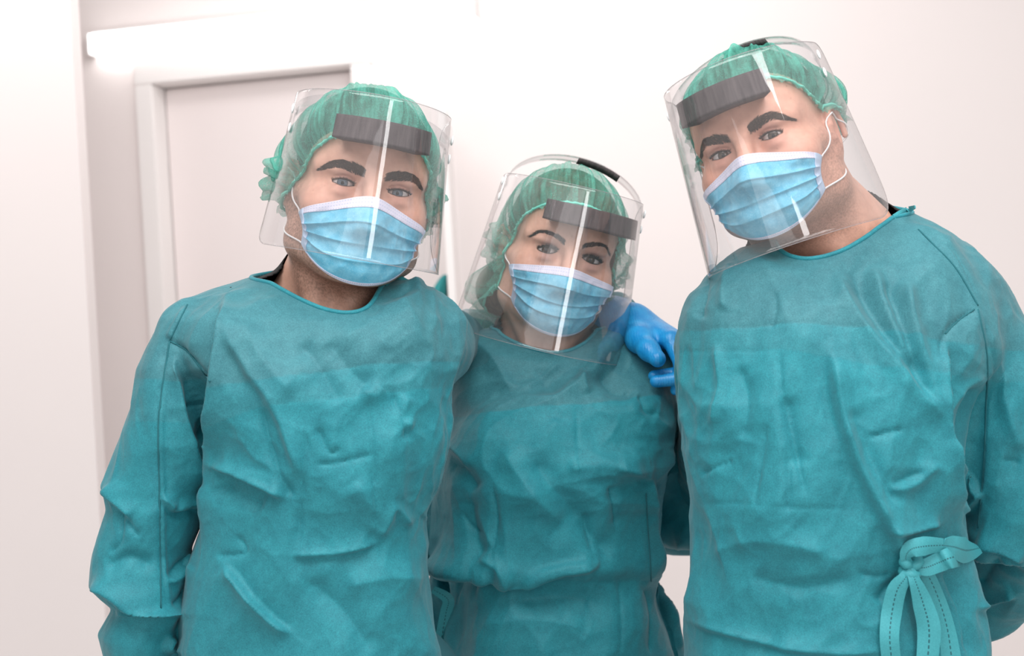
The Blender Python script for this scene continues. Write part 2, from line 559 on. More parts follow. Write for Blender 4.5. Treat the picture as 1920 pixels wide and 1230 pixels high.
def visor_mat():
    m = mat('clear_visor_plastic', (1, 1, 1), .05); t = NT(m)
    tp = t.node('ShaderNodeBsdfTransparent'); tp.inputs[0].default_value = (.965, .965, .97, 1)
    gl = t.node('ShaderNodeBsdfGlossy'); gl.inputs['Roughness'].default_value = .03
    df = t.node('ShaderNodeBsdfDiffuse'); df.inputs[0].default_value = (.9, .87, .87, 1)
    lw = t.node('ShaderNodeLayerWeight'); lw.inputs[0].default_value = .5
    fr = t.math('ADD', .055, t.math('MULTIPLY', t.math('POWER', lw.outputs['Facing'], 4.0), .75))
    a = t.node('ShaderNodeMixShader'); a.inputs[0].default_value = .018
    t.link(tp.outputs[0], a.inputs[1]); t.link(df.outputs[0], a.inputs[2])
    b = t.node('ShaderNodeMixShader')
    t.link(fr, b.inputs[0]); t.link(a.outputs[0], b.inputs[1]); t.link(gl.outputs[0], b.inputs[2])
    bp = t.node('ShaderNodeBump'); bp.inputs['Strength'].default_value = .25; bp.inputs['Distance'].default_value = .002
    t.link(t.noise(t.coords(), 14, 2), bp.inputs['Height'])
    t.link(bp.outputs[0], gl.inputs['Normal'])
    t.link(b.outputs[0], t.n['Material Output'].inputs[0])
    return m
M_VISOR = visor_mat()
def rim_mat():
    m = mat('visor_cut_edge', (.8, .8, .82), .2); t = NT(m)
    tp = t.node('ShaderNodeBsdfTransparent')
    a = t.node('ShaderNodeMixShader'); a.inputs[0].default_value = .45
    t.link(tp.outputs[0], a.inputs[1]); t.link(t.b.outputs[0], a.inputs[2]); t.link(a.outputs[0], t.n['Material Output'].inputs[0])
    t.b.inputs['Base Color'].default_value = (.45, .42, .43, 1)
    return m
M_RIM = rim_mat()
def foam_mat():
    m = mat('dark_foam_band', (.05, .04, .042), .8); t = NT(m)
    uv = t.coords('UV')
    sep = t.node('ShaderNodeSeparateXYZ'); t.link(uv, sep.inputs[0])
    rib = t.math('FRACT', t.math('MULTIPLY', sep.outputs[1], 22))
    n = t.noise(t.mapping(uv, (26, .6, 1)), 1, 3)
    c = t.mix(t.ramp(n, .3, .7), (.035, .027, .03), (.105, .085, .088))
    c = t.mix(t.math('MULTIPLY', t.math('LESS_THAN', rib, .3), .35), c, (.18, .15, .15))
    t.link(c, t.b.inputs['Base Color'])
    t.bump(rib, .5, .0006)
    return m
M_FOAM = foam_mat()
M_CLIP = mat('clear_plastic_clip', (.85, .85, .86), .15)
M_SCRUB = mat('dark_trousers', (.02, .10, .12), .8)
M_SHOE = mat('white_clog', (.7, .7, .7), .5)
M_STEEL = mat('brushed_steel', (.5, .5, .5), .35, Metallic=1.0)
M_LED = bpy.data.materials.new('led_diffuser'); M_LED.use_nodes = True
_b = M_LED.node_tree.nodes['Principled BSDF']
_b.inputs['Emission Color'].default_value = (1, .99, .98, 1)
_b.inputs['Emission Strength'].default_value = 4.5
M_ALU = mat('white_lamp_housing', (.85, .83, .82), .5)

# ------------------------------------------------------------------ the room
PSI = R(-11.6)
WO = (0, 4.14, 0)
def wbox(name, s0, s1, d0, d1, z0, z1, m, parent=None, bevel=0.0):
    """box on the back wall: s along the wall, d towards the camera"""
    return box(name, (s0, 4.14 - d1, z0), (s1, 4.14 - d0, z1), m, parent, bevel, PSI, WO)
tag(box('floor', (-4, -2.5, -.1), (4, 6, 0), M_FLOOR), kind='structure')
DL, DR, DT = -1.071, -.439, 2.186
back = empty('wall_back', (0, 4.14, 0)); tag(back, kind='structure')
wbox('wall_panel', -2.6, DL - .058, -.15, 0, 0, 2.9, M_WALL, back)
wbox('wall_panel', DR + .062, 2.6, -.15, 0, 0, 2.9, M_WALL, back)
wbox('wall_panel', DL - .058, DR + .062, -.15, 0, DT + .068, 2.9, M_WALL, back)
tr = empty('trim_1', (-.75, 4.3, 0)); tag(tr, kind='structure')
wbox('casing', DL - .058, DL, -.12, .022, 0, DT, M_TRIM, tr, .004)
wbox('casing', DR, DR + .062, -.12, .022, 0, DT, M_TRIM, tr, .004)
wbox('casing', DL - .058, DR + .062, -.12, .022, DT, DT + .068, M_TRIM, tr, .004)
dr = empty('door_1', (-.75, 4.3, 0)); tag(dr, kind='structure')
wbox('door_leaf', DL + .003, DR - .003, -.105, -.065, .008, DT - .004, M_DOOR, dr, .003)
wbox('handle', DR - .10, DR - .075, -.065, -.03, 1.0, 1.14, M_STEEL, dr, .006)
pier = box('wall_left', (-3.2, 3.4, 0), (-1.01, 3.47, 2.9), M_PIER); tag(pier, kind='structure')
bb = wbox('baseboard_back', DR + .064, 2.6, 0, .014, 0, .09, M_TRIM, None, .003); tag(bb, kind='structure')
# linear wall lamp above the door
lamp = empty('wall_lamp', (-.64, 4.2, 2.3))
tag(lamp, 'long glowing white linear wall lamp above the door', 'lamp')
wbox('housing', -1.262, -.045, 0, .030, 2.352, 2.362, M_ALU, lamp, .004)
wbox('diffuser', -1.255, -.052, .004, .052, 2.292, 2.352, M_LED, lamp, .006)
for s in (-1.262, -.052):
    wbox('end_cap', s, s + .007, .001, .054, 2.288, 2.354, M_ALU, lamp, .002)
# a door leaf standing open, seen along its edge, with a gown hanging on it
d2 = empty('door_2', (-.146, 3.72, 0)); tag(d2, kind='structure')
box('door_leaf', (-.160, 3.68, .008), (-.140, 4.06, 1.96), M_TRIM, d2, .003)
box('hinge', (-.182, 3.70, 1.685), (-.160, 3.73, 1.715), M_STEEL, d2, .003)
box('hinge', (-.182, 3.70, .25), (-.160, 3.73, .28), M_STEEL, d2, .003)
def hanging_cloth():
    nu, nv = 60, 50
    V, C = [], []
    for i in range(nu):
        a = 2 * math.pi * i / nu
        for j in range(nv):
            t = j / (nv - 1)
            z = 1.535 - t * .36
            rx = .006 + .085 * (t ** .75); ry = .01 + .15 * (t ** .6)
            f = 1 + .16 * math.sin(7 * a + 2 * t) * t ** .5 + .07 * math.sin(13 * a + 1)
            x = math.cos(a) * rx * f
            V.append((-.166 - abs(rx) * 1.05 + x * .9, 3.86 + math.sin(a) * ry * f, z))
            C.append((.018, .30, .31))
    return mesh_obj('hanging_cloth', np.array(V), grid_faces(nu, nv, True), M_GOWN, None, col=np.array(C), world=True)
tag(hanging_cloth(), 'teal cloth hanging in the gap behind the left man\'s shoulder', 'cloth')

# ------------------------------------------------------------------ people: head
def rot_head(yaw, pitch, roll):
    cy, sy, cp, sp, cr, sr = math.cos(yaw), math.sin(yaw), math.cos(pitch), math.sin(pitch), math.cos(roll), math.sin(roll)
    Y = np.array([[cy, -sy, 0], [sy, cy, 0], [0, 0, 1.]])
    P = np.array([[1, 0, 0], [0, cp, -sp], [0, sp, cp]])
    Q = np.array([[cr, 0, sr], [0, 1, 0], [-sr, 0, cr]])
    return Q @ Y @ P
class Head:
    """local head frame: origin between the eyes inside the skull, -y is the face, z up, metres"""
    def __init__(self, yaw, pitch, roll, pos, s):
        self.R = rot_head(R(yaw), R(pitch), R(roll)); self.T = np.array(pos, float); self.s = s
    def out(self, p):
        return np.asarray(p, float) * self.s @ self.R.T + self.T
    def inn(self, p):
        return (np.asarray(p, float) - self.T) @ self.R / self.s
EYE = np.array([.0315, -.0700, 0.])
def lens(cx, cz, w_, h1, h2, ymax, tilt=0.0):
    R1, R2 = (w_ * w_ + h1 * h1) / (2 * h1), (w_ * w_ + h2 * h2) / (2 * h2)
    ct, st_ = math.cos(tilt), math.sin(tilt)
    def fn(x, y, z):
        X = (x - cx) * ct + (z - cz) * st_; Z = -(x - cx) * st_ + (z - cz) * ct
        d = np.maximum(np.sqrt(X * X + (Z - h1 + R1) ** 2) - R1, np.sqrt(X * X + (Z + h2 - R2) ** 2) - R2)
        return np.maximum(d, y - ymax)
    return fn, np.array([cx - w_, -.12, cz - h2 - .003]), np.array([cx + w_, ymax, cz + h1 + .003])
def head_prims(f):
    """f: dict of face proportions"""
    P = []
    def u(t, k): P.append(('u',) + t + (k,))
    def sb(t, k): P.append(('s',) + t + (k,))
    jw = f.get('jaw', 1.0); cz = f.get('chin_up', .003)
    u(ell((0, .014, .034), (.0765, .097, .085)), .0)
    u(ell((0, -.034, .040), (.066, .053, .055)), .02)
    u(ell((0, -.030, -.030), (.061 * jw, .056, .075)), .03)
    u(ell((0, -.042, -.073 + cz), (.046 * jw, .043, .033)), .03)
    u(ell((0, -.073, -.091 + cz), (.020 * jw, .017, .014)), .02)
    for s in (-1, 1):
        u(cone((s * .056 * jw, .0, -.070), (s * .022, -.065, -.089 + cz), .017, .014), .03)
        u(cone((s * .060 * jw, .004, -.02), (s * .056 * jw, .0, -.070), .016, .016), .025)
        u(ell((s * .046, -.056, -.030), (.024, .024, .020)), .022)
        u(cone((s * .066, -.02, -.016), (s * .05, -.052, -.022), .008, .010), .02)
        br = f.get('brow', 1.0)
        u(cone((s * .010, -.0800, .0185), (s * .030, -.0775, .0235), .0085 * br, .0090 * br), .014)
        u(cone((s * .030, -.0775, .0235), (s * .054, -.058, .0175), .0090 * br, .0080 * br), .014)
        sb(ell((s * .033, -.0925, -.001), (.0185, .0135, .0125)), .012)
        sb(ell((s * .015, -.0910, -.004), (.0075, .0100, .0120)), .010)
    # nose
    u(cone((0, -.0825, .012), (0, -.0975, -.020), .0078, .0085), .012)
    u(cone((0, -.0975, -.020), (0, -.1060, -.042), .0085, .0115), .008)
    for s in (-1, 1):
        u(ell((s * .0125, -.0945, -.046), (.0085, .0105, .0085)), .008)
        sb(ell((s * .007, -.0985, -.0545), (.0038, .006, .0035)), .003)
    # mouth
    u(ell((0, -.0845, -.0655), (.022, .0085, .0065)), .010)
    u(ell((0, -.0840, -.0775), (.019, .0085, .0065)), .010)
    sb(cone((-.022, -.0915, -.0715), (.022, -.0915, -.0715), .0018, .0018), .004)
    # eyelids round the eyeball, with the opening cut through
    o1, o2, tl = f.get('lid_up', .0042), f.get('lid_lo', .0040), f.get('lid_tilt', .06)
    for s in (-1, 1):
        c = EYE * (s, 1, 1)
        u(ell(c + (0, 0, .0004), (.0150, .0140, .0138)), .006)
        u(ell(c + (s * .001, -.0015, -.0115), (.0135, .0125, .0055)), .007)   # bag below the eye
        u(ell(c + (s * .003, -.0035, .0125), (.0175, .0120, .0060)), .006)     # fold above the eye
        # crease of the upper lid
        for k in range(5):
            a0, a1 = (k - 2.5) / 2.5, (k - 1.5) / 2.5
            q = lambda a: c + np.array([a * .0155, -.0138 + .0075 * a * a, .0072 - .0055 * a * a])
            sb(cone(q(a0), q(a1), .0009, .0009), .0018)
        sb(lens(c[0], c[2] - .0004, .0142, o1, o2, -.0705, s * -tl), .0012)
    # ears
    for s in (-1, 1):
        u(ell((s * .0775, .014, -.010), (.0075, .0165, .029)), .006)
        u(ell((s * .0740, .006, -.035), (.0065, .009, .011)), .006)
        for k in range(8):
            a0, a1 = R(200 - k * 32), R(200 - (k + 1) * 32)
            e = lambda a: (s * (.0835 - .003 * math.cos(a)), .016 - .0165 * math.cos(a) * 1.0, -.008 + .0275 * math.sin(a))
            u(cone(e(a0), e(a1), .0036, .0036), .003)
        sb(ell((s * .086, .011, -.012), (.006, .0085, .013)), .005)
    return P
def march(prims, o, d, r0, r1, n=26, outside=True):
    """radius along d (unit) from o where the surface is, coming from outside"""
    r = np.full(len(d), r1, float)
    for _ in range(n):
        q = o + d * r[:, None]
        r = np.clip(r - np.clip(eval_prims(prims, q), -.01, .02) * .9, r0, r1)
    return r

def skin_colors(L, N, f, rs):
    """own colours of the skin by place on the head"""
    base = np.array(f['skin'])
    c = np.tile(base, (len(L), 1))
    x, y, z = L.T
    def g(cx, cy, cz, r):
        return np.exp(-((np.abs(x) - cx) ** 2 + (y - cy) ** 2 + (z - cz) ** 2) / (r * r))
    red = .55 * g(.045, -.065, -.03, .026) + .5 * g(0, -.105, -.03, .022) + .5 * g(.08, .015, -.01, .03) + .18 * g(0, -.085, .05, .04)
    c *= 1 - red[:, None] * np.array([.05, .26, .28])
    lid = np.maximum(g(.0315, -.082, .006, .011), .8 * g(.0315, -.082, -.009, .010))
    c *= 1 - lid[:, None] * np.array(f.get('shadow_tint', (.20, .30, .28)))
    # inner rim of the lids
    d = np.sqrt((np.abs(x) - EYE[0]) ** 2 + (y - EYE[1]) ** 2 + (z - EYE[2]) ** 2)
    rim = (1 - sstep(.0128, .0138, d)) * (y < -.07)
    c = c * (1 - rim[:, None] * .55) + rim[:, None] * .55 * np.array(f.get('liner', (.20, .08, .07)))
    if f.get('stubble', 0):
        st = sstep(-.040, -.062, z) * sstep(.035, .0, y) + 0
        st *= 1 - .75 * g(0, -.06, -.175, .05)
        side = sstep(.05, .062, np.abs(x)) * sstep(.02, -.03, z) * sstep(.012, -.002, y) * sstep(-.045, -.03, y)
        st = np.clip(np.maximum(st, side) * sstep(-.155, -.115, z), 0, 1)
        sp = rs.random(len(L)) ** 1.5
        a = np.clip(st * f['stubble'] * (.35 + .9 * sp), 0, .85)[:, None]
        c = c * (1 - a) + a * np.array((.10, .065, .05))
    fr = (rs.random(len(L)) > .9985)[:, None] * .35
    return c * (1 - fr) + fr * np.array((.25, .11, .07))

def eyeball(H, s, look_at, iris, parent):
    c = EYE * (s, 1, 1)
    g = H.inn(look_at) - c; g /= np.linalg.norm(g)
    r = .0122
    a = np.cross(g, (0, 0, 1.)); a /= np.linalg.norm(a); b = np.cross(a, g)
    th = np.concatenate([np.linspace(0, R(36), 40), np.linspace(R(39), R(180), 30)])
    nu = 48
    V, C = [], []
    rs = np.random.default_rng(3)
    spoke = rs.random(nu)
    for i in range(nu):
        p = 2 * math.pi * i / nu
        for t in th:
            rr = r + (.0006 * (1 - (t / R(31)) ** 2) if t < R(31) else 0)
            V.append(c + rr * (math.cos(t) * g + math.sin(t) * (math.cos(p) * a + math.sin(p) * b)))
            d = math.degrees(t)
            if d < 9.5:
                q = np.array((.004, .004, .005))
            elif d < 28.5:
                k = (d - 9.5) / 19
                q = np.array(iris) * (1.15 - .25 * k + .45 * (spoke[i] - .5)) * (1 if d < 25 else max(.25, 1 - (d - 25) / 4.5))
            elif d < 31:
                q = np.array((.22, .2, .2))
            else:
                q = np.array((.66, .60, .585)) * (1 - .15 * min(1, (d - 31) / 40))
            C.append(np.clip(q, .002, 1))
    return mesh_obj('eye', H.out(np.array(V)), grid_faces(nu, len(th), True), M_EYE, parent, col=np.array(C))
def strands(name, roots, dirs, lens_, rad, m, parent, H, kind='stuff'):
    V, Fc = [], []
    for p, d, l in zip(roots, dirs, lens_):
        d = d / np.linalg.norm(d)
        u = np.cross(d, (0, 1., .1)); u /= np.linalg.norm(u); w_ = np.cross(d, u)
        n = len(V)
        for k, f in ((0, 1.), (.55, .8)):
            for a in range(3):
                an = a * 2.0944
                V.append(p + d * l * k + (u * math.cos(an) + w_ * math.sin(an)) * rad * f + np.array([0, -.0009, 0]) * (1 if k else 0))
        V.append(p + d * l)
        for a in range(3):
            b = (a + 1) % 3
            Fc.append((n + a, n + b, n + 3 + b, n + 3 + a))
            Fc.append((n + 3 + a, n + 3 + b, n + 6))
    o = mesh_obj(name, H.out(np.array(V)), Fc, m, parent)
    o['kind'] = kind
    return o
def eyebrow(prims, H, s, pts, widths, n, m, parent, rs, rad=.00032):
    c = catmull(np.array([(a, 0, b) for a, b in pts]), 60)
    w_ = np.interp(np.linspace(0, 1, 60), np.linspace(0, 1, len(widths)), widths)
    t = rs.random(n); i = (t * 58).astype(int)
    across = rs.uniform(-1, 1, n)
    p = c[i].copy()
    tan = c[i + 1] - c[i]; tan /= np.linalg.norm(tan, axis=1)[:, None]
    p[:, 2] += across * w_[i] * .5; p[:, 0] += rs.normal(0, .0006, n)
    p[:, 0] *= s; tan[:, 0] *= s
    d = np.zeros((n, 3)); d[:, 1] = -1
    oo = p.copy(); oo[:, 1] = 0
    r = march(prims, oo, d, .02, .13)
    p[:, 1] = -r + .0004
    up = np.where(t < .3, .9, .25) - .5 * across
    dirs = tan + np.array([0, 0, .8])[None] * up[:, None] + rs.normal(0, .12, (n, 3))
    dirs[:, 1] = 0; dirs /= np.linalg.norm(dirs, axis=1)[:, None]
    ln = rs.uniform(.0045, .0085, n)[:, None]
    def on_skin(q, lift):
        oo = q.copy(); oo[:, 1] = 0
        q = q.copy(); q[:, 1] = -march(prims, oo, d, .02, .13) - lift
        return q
    mid_, tip = on_skin(p + dirs * ln * .5, .0009), on_skin(p + dirs * ln, .0006)
    V, Fc = [], []
    for i in range(n):
        e = dirs[i]; u = np.cross(e, (0, 1., 0)); w_ = np.array([0, 1., 0]); k0 = len(V)
        for q, f in ((p[i], 1.), (mid_[i], .85)):
            for a in range(3):
                an = a * 2.0944
                V.append(q + (u * math.cos(an) + w_ * math.sin(an)) * rad * f)
        V.append(tip[i])
        for a in range(3):
            b = (a + 1) % 3
            Fc.append((k0 + a, k0 + b, k0 + 3 + b, k0 + 3 + a)); Fc.append((k0 + 3 + a, k0 + 3 + b, k0 + 6))
    o = mesh_obj('eyebrow', H.out(np.array(V)), Fc, m, parent)
    o['kind'] = 'stuff'
    return o
def lashes(H, s, f, parent, rs):
    c = EYE * (s, 1, 1)
    o1, w_, tl = f.get('lid_up', .0042), .0142, f.get('lid_tilt', .06) * -s
    R1 = (w_ * w_ + o1 * o1) / (2 * o1)
    n = f.get('lash_n', 60)
    X = np.linspace(-w_ * .92, w_ * .98, n)
    Z = np.sqrt(np.maximum(R1 * R1 - X * X, 0)) - R1 + o1
    x = X * math.cos(tl) - Z * math.sin(tl); z = X * math.sin(tl) + Z * math.cos(tl) - .0004
    yy = -np.sqrt(np.maximum(.0144 ** 2 - x * x * .85 - z * z, 1e-6))
    p = c + np.stack([x, yy, z], 1)
    d = np.stack([x * 38 + 0, np.full(n, -.60), np.full(n, .62) + rs.normal(0, .10, n)], 1)
    up_line = p + np.array([0, -.0002, 0])
    lo2 = f.get('lid_lo', .0040); R2 = (w_ * w_ + lo2 * lo2) / (2 * lo2)
    Zl = -(np.sqrt(np.maximum(R2 * R2 - X * X, 0)) - R2 + lo2)
    xl = X * math.cos(tl) - Zl * math.sin(tl); zl = X * math.sin(tl) + Zl * math.cos(tl) - .0004
    yl = -np.sqrt(np.maximum(.0142 ** 2 - xl * xl * .85 - zl * zl, 1e-6))
    tap = np.sin(np.linspace(.25, 2.9, n)) ** .6
    for pts_, rr_, nm in ((up_line, f.get('line_up', .00062), 'upper_lash_line'), (c + np.stack([xl, yl + .0001, zl], 1), f.get('line_lo', .00030), 'lower_lash_line')):
        tv, tf = tube_mesh(pts_, np.maximum(rr_ * tap, .0001), 5)
        mesh_obj(nm, H.out(tv), tf, M_LASH, parent)
    return strands('eyelashes', p, d, rs.uniform(.6, 1.0, n) * f.get('lash_l', .005), f.get('lash_r', .00026), M_LASH, parent, H)

# ------------------------------------------------------------------ people: body, cap, mask, shield, gown
_tab = np.random.default_rng(11).random((64, 64, 64)).astype(np.float32)
def vnoise(p):
    i = np.floor(p).astype(int); f = p - i; f = f * f * (3 - 2 * f)
    r = 0
    for a in (0, 1):
        for b in (0, 1):
            for c in (0, 1):
                w_ = (f[:, 0] if a else 1 - f[:, 0]) * (f[:, 1] if b else 1 - f[:, 1]) * (f[:, 2] if c else 1 - f[:, 2])
                r = r + w_ * _tab[(i[:, 0] + a) & 63, (i[:, 1] + b) & 63, (i[:, 2] + c) & 63]
    return r
def ridged(p):
    return 1 - np.abs(2 * vnoise(p) - 1)

_jit = np.random.default_rng(5).random((64, 64, 64, 3)).astype(np.float32)
def worley(p):
    i = np.floor(p).astype(int)
    best = np.full(len(p), 9.0)
    for a in (-1, 0, 1):
        for b in (-1, 0, 1):
            for c in (-1, 0, 1):
                j = i + (a, b, c)
                s = j + _jit[j[:, 0] & 63, j[:, 1] & 63, j[:, 2] & 63]
                best = np.minimum(best, ((p - s) ** 2).sum(1))
    return np.sqrt(best)
def build_body(H, f, sp, root, rs):
    """one continuous skin mesh: head, neck, trunk and arms, meshed in the head frame"""
    prims = head_prims(f)
    nhead = len(prims)
    q = lambda p: H.inn(np.asarray(p)[None])[0]
    s = H.s
    nb = np.array(sp['neck_base']); nr = sp['neck_r'] / s
    top = np.array([0, .020, -.045])
    prims.append(('u',) + cone(top, q(nb), nr * .94, nr * 1.10) + (.03,))
    shl, shr = np.array(sp['sh_l']), np.array(sp['sh_r'])
    for sd, sh in ((-1, shl), (1, shr)):
        prims.append(('u',) + cone((sd * .055, .026, -.045), q(nb + (sd * .018, -.060, -.012)), .012, .011) + (.022,))
        prims.append(('u',) + cone((sd * .025, .050, -.08), q(sh + (-.35 * (sh - nb)) + (0, .01, -.008)), .026, .018) + (.04,))
        prims.append(('u',) + cone(q(nb + (0, .02, -.06)), q(sh + (-.12 * (sh - nb)) + (0, 0, -.03)), .040, .030) + (.03,))
    if f.get('apple'):
        a = top * .45 + q(nb) * .55
        prims.append(('u',) + ell(a + (0, -nr * .98, 0), (.011, .011, .017)) + (.018,))
    hip = np.array(sp['hip'])
    for sd in (-1, 1):
        prims.append(('u',) + cone(q(nb + (sd * .036, .0, -.15)), q(hip + (sd * .036, .0, 0)), .062, .062) + (.05,))
    for arm in sp['arms']:
        pts = [q(p) for p in arm['pts']]
        chain(prims, pts, arm.get('r', [.036, .034, .026])[:len(pts)], .02)
    lim = np.array([p[2] for p in prims]).min(0), np.array([p[3] for p in prims]).max(0)
    fx = axis([(min(lim[0][0] - .04, -.11), -.094, .013), (-.094, .094, .0017), (.094, max(lim[1][0] + .04, .11), .013)])
    fy = axis([(min(lim[0][1] - .04, -.13), -.116, .013), (-.116, .118, .0017), (.118, max(lim[1][1] + .04, .13), .013)])
    fz = axis([(lim[0][2] - .04, -.20, .013), (-.20, .13, .0017)])
    fl = Field(fx, fy, fz)
    for op, fn, lo, hi, k in prims:
        fl.apply(op, fn, lo, hi, k)
    P, fc = surface_nets(fl)
    P = smooth_mesh(P, fc, 1, .35)
    col = skin_colors(P, None, f, rs)
    body = mesh_obj('body', H.out(P), fc, M_SKIN, root, col=col)
    for sd in (-1, 1):
        eyeball(H, sd, np.array([0, 0.0, 0.0]) + np.array(f.get('look', (0, 0, 0))), f['iris'], body)
        lashes(H, sd, f, body, rs)
        eyebrow(prims[:nhead], H, sd, f['brow_pts'], f['brow_w'], f['brow_n'], f['brow_mat'], body, rs, f.get('brow_r', .0003))
    return prims[:nhead], prims

def cap_surface(H, prims, c, root, rs):
    """bouffant cap: sheet from the elastic edge up over the crown, radius found on the head"""
    slope, z0 = c['slope'], c['z0']                # edge plane z = z0 - slope*y
    n = np.array([0, slope, 1.]); n /= np.linalg.norm(n)
    e1 = np.array([1., 0, 0]); e2 = np.cross(n, e1)   # e2 points back (and down)
    Cc = np.array([0, .014, .034])
    A = Cc + n * ((z0 - slope * Cc[1] - Cc[2]) / (n[2] + slope * n[1]))
    nu, nv, nr = 360, 64, 5
    ph = np.linspace(0, 2 * np.pi, nu, endpoint=False)   # 0 = +x side, pi/2 = back
    dirs = np.cos(ph)[:, None] * e1 + np.sin(ph)[:, None] * e2
    rad = march(prims, A[None], dirs, .03, .17) + .002
    E = A + dirs * rad[:, None]
    if c.get('dip') is not None:
        E = E + n * (c['dip'](np.degrees(ph)))[:, None]
    ve = E - Cc
    th_e = np.arccos(np.clip(ve @ n / np.linalg.norm(ve, axis=1), -1, 1))
    tt = np.concatenate([np.linspace(0.0, 1, nv), 1 + np.arange(1, nr + 1) / nr * .045])
    nvt = len(tt)
    # random gathers
    gat = np.zeros(nu); gat2 = np.zeros(nu)
    for k in range(18, 95):
        a = rs.normal(0, 1) / (6 + .08 * k)
        gat += a * np.cos(k * ph + rs.uniform(0, 6.28))
    for k in range(6, 24):
        gat2 += rs.normal(0, .22) * np.cos(k * ph + rs.uniform(0, 6.28))
    V = np.zeros((nu, nvt, 3)); UV = np.zeros((nu, nvt, 2))
    back = np.clip(np.sin(ph), 0, 1)
    bag = c.get('bag', lambda d: 0 * d)(np.degrees(ph))
    for j, t in enumerate(tt):
        th = np.minimum(t, 1) * th_e
        d = np.cos(th)[:, None] * n + np.sin(th)[:, None] * dirs
        r = march(prims, Cc[None], d, .04, .195, 22)
        o = c.get('base', .004) + c['puff'] * math.sin(math.pi * min(t, 1) ** 1.4) * (.45 + .55 * back)
        o = o + bag * (math.sin(math.pi * min(t, 1) ** 2.2) if t <= 1 else 0)
        g = float(sstep(.25, .92, min(t, 1)))
        o = o + gat * .0055 * g + gat2 * .0028 * float(sstep(.2, .7, min(t, 1))) * float(1 - sstep(.9, 1.0, t) * .7)
        o = o * (1 - .70 * float(sstep(.86, 1.0, min(t, 1)))) + .0018
        p = Cc + d * (r + np.maximum(o, .0022))[:, None]
        if t > 1:
            k = (t - 1) / .045
            sc = np.cos(62 * ph + 2 * gat)
            p = E - n * (k * (.0062 + .0022 * sc))[:, None] + dirs * (.0020 + .0040 * k * (.4 + .6 * np.cos(31 * ph)) + .002 * k)[:, None]
        V[:, j] = p
        UV[:, j, 0] = ph / (2 * np.pi); UV[:, j, 1] = t
    if c.get('post'):
        V = c['post'](V, tt, ph)
    fcs = grid_faces(nu, nvt, True)[:, ::-1]
    cap = mesh_obj('surgical_cap', H.out(V.reshape(-1, 3)), fcs, c.get('mat', M_CAP), root, uv=UV.reshape(-1, 2))
    el = V[:, nv - 1] + dirs * .0006
    tv, tf = tube_mesh(el[::2] + n * .0012, .0019 + .0004 * np.cos(60 * ph[::2]), 6, True)
    mesh_obj('elastic_edge', H.out(tv), tf, M_CAPEDGE, cap)
    return cap

def hair_shell(H, prims, c, m, root, zoff=.010, extra=()):
    """hair lying on the scalp under the cap"""
    slope, z0 = c['slope'], c['z0'] + zoff
    pr = [('u',) + ell((0, .015, .035), (.0777, .0982, .0862)) + (0,), ('u',) + ell((0, -.034, .042), (.0668, .0536, .0558)) + (.02,)]
    fl = Field(np.arange(-.15, .151, .004), np.arange(-.12, .19, .004), np.arange(-.14, .141, .004))
    for op, fn, lo, hi, k in pr:
        fl.apply(op, fn, lo, hi, k)
    y, z = fl.ax[1][None, :, None], fl.ax[2][None, None, :]
    fl.v = np.maximum(fl.v, (z0 - slope * y - z) * .8)
    for op, fn, lo, hi, k in extra:
        fl.apply(op, fn, lo, hi, k)
    P, fc = surface_nets(fl)
    return mesh_obj('hair', H.out(smooth_mesh(P, fc, 2)), fc, m, root)

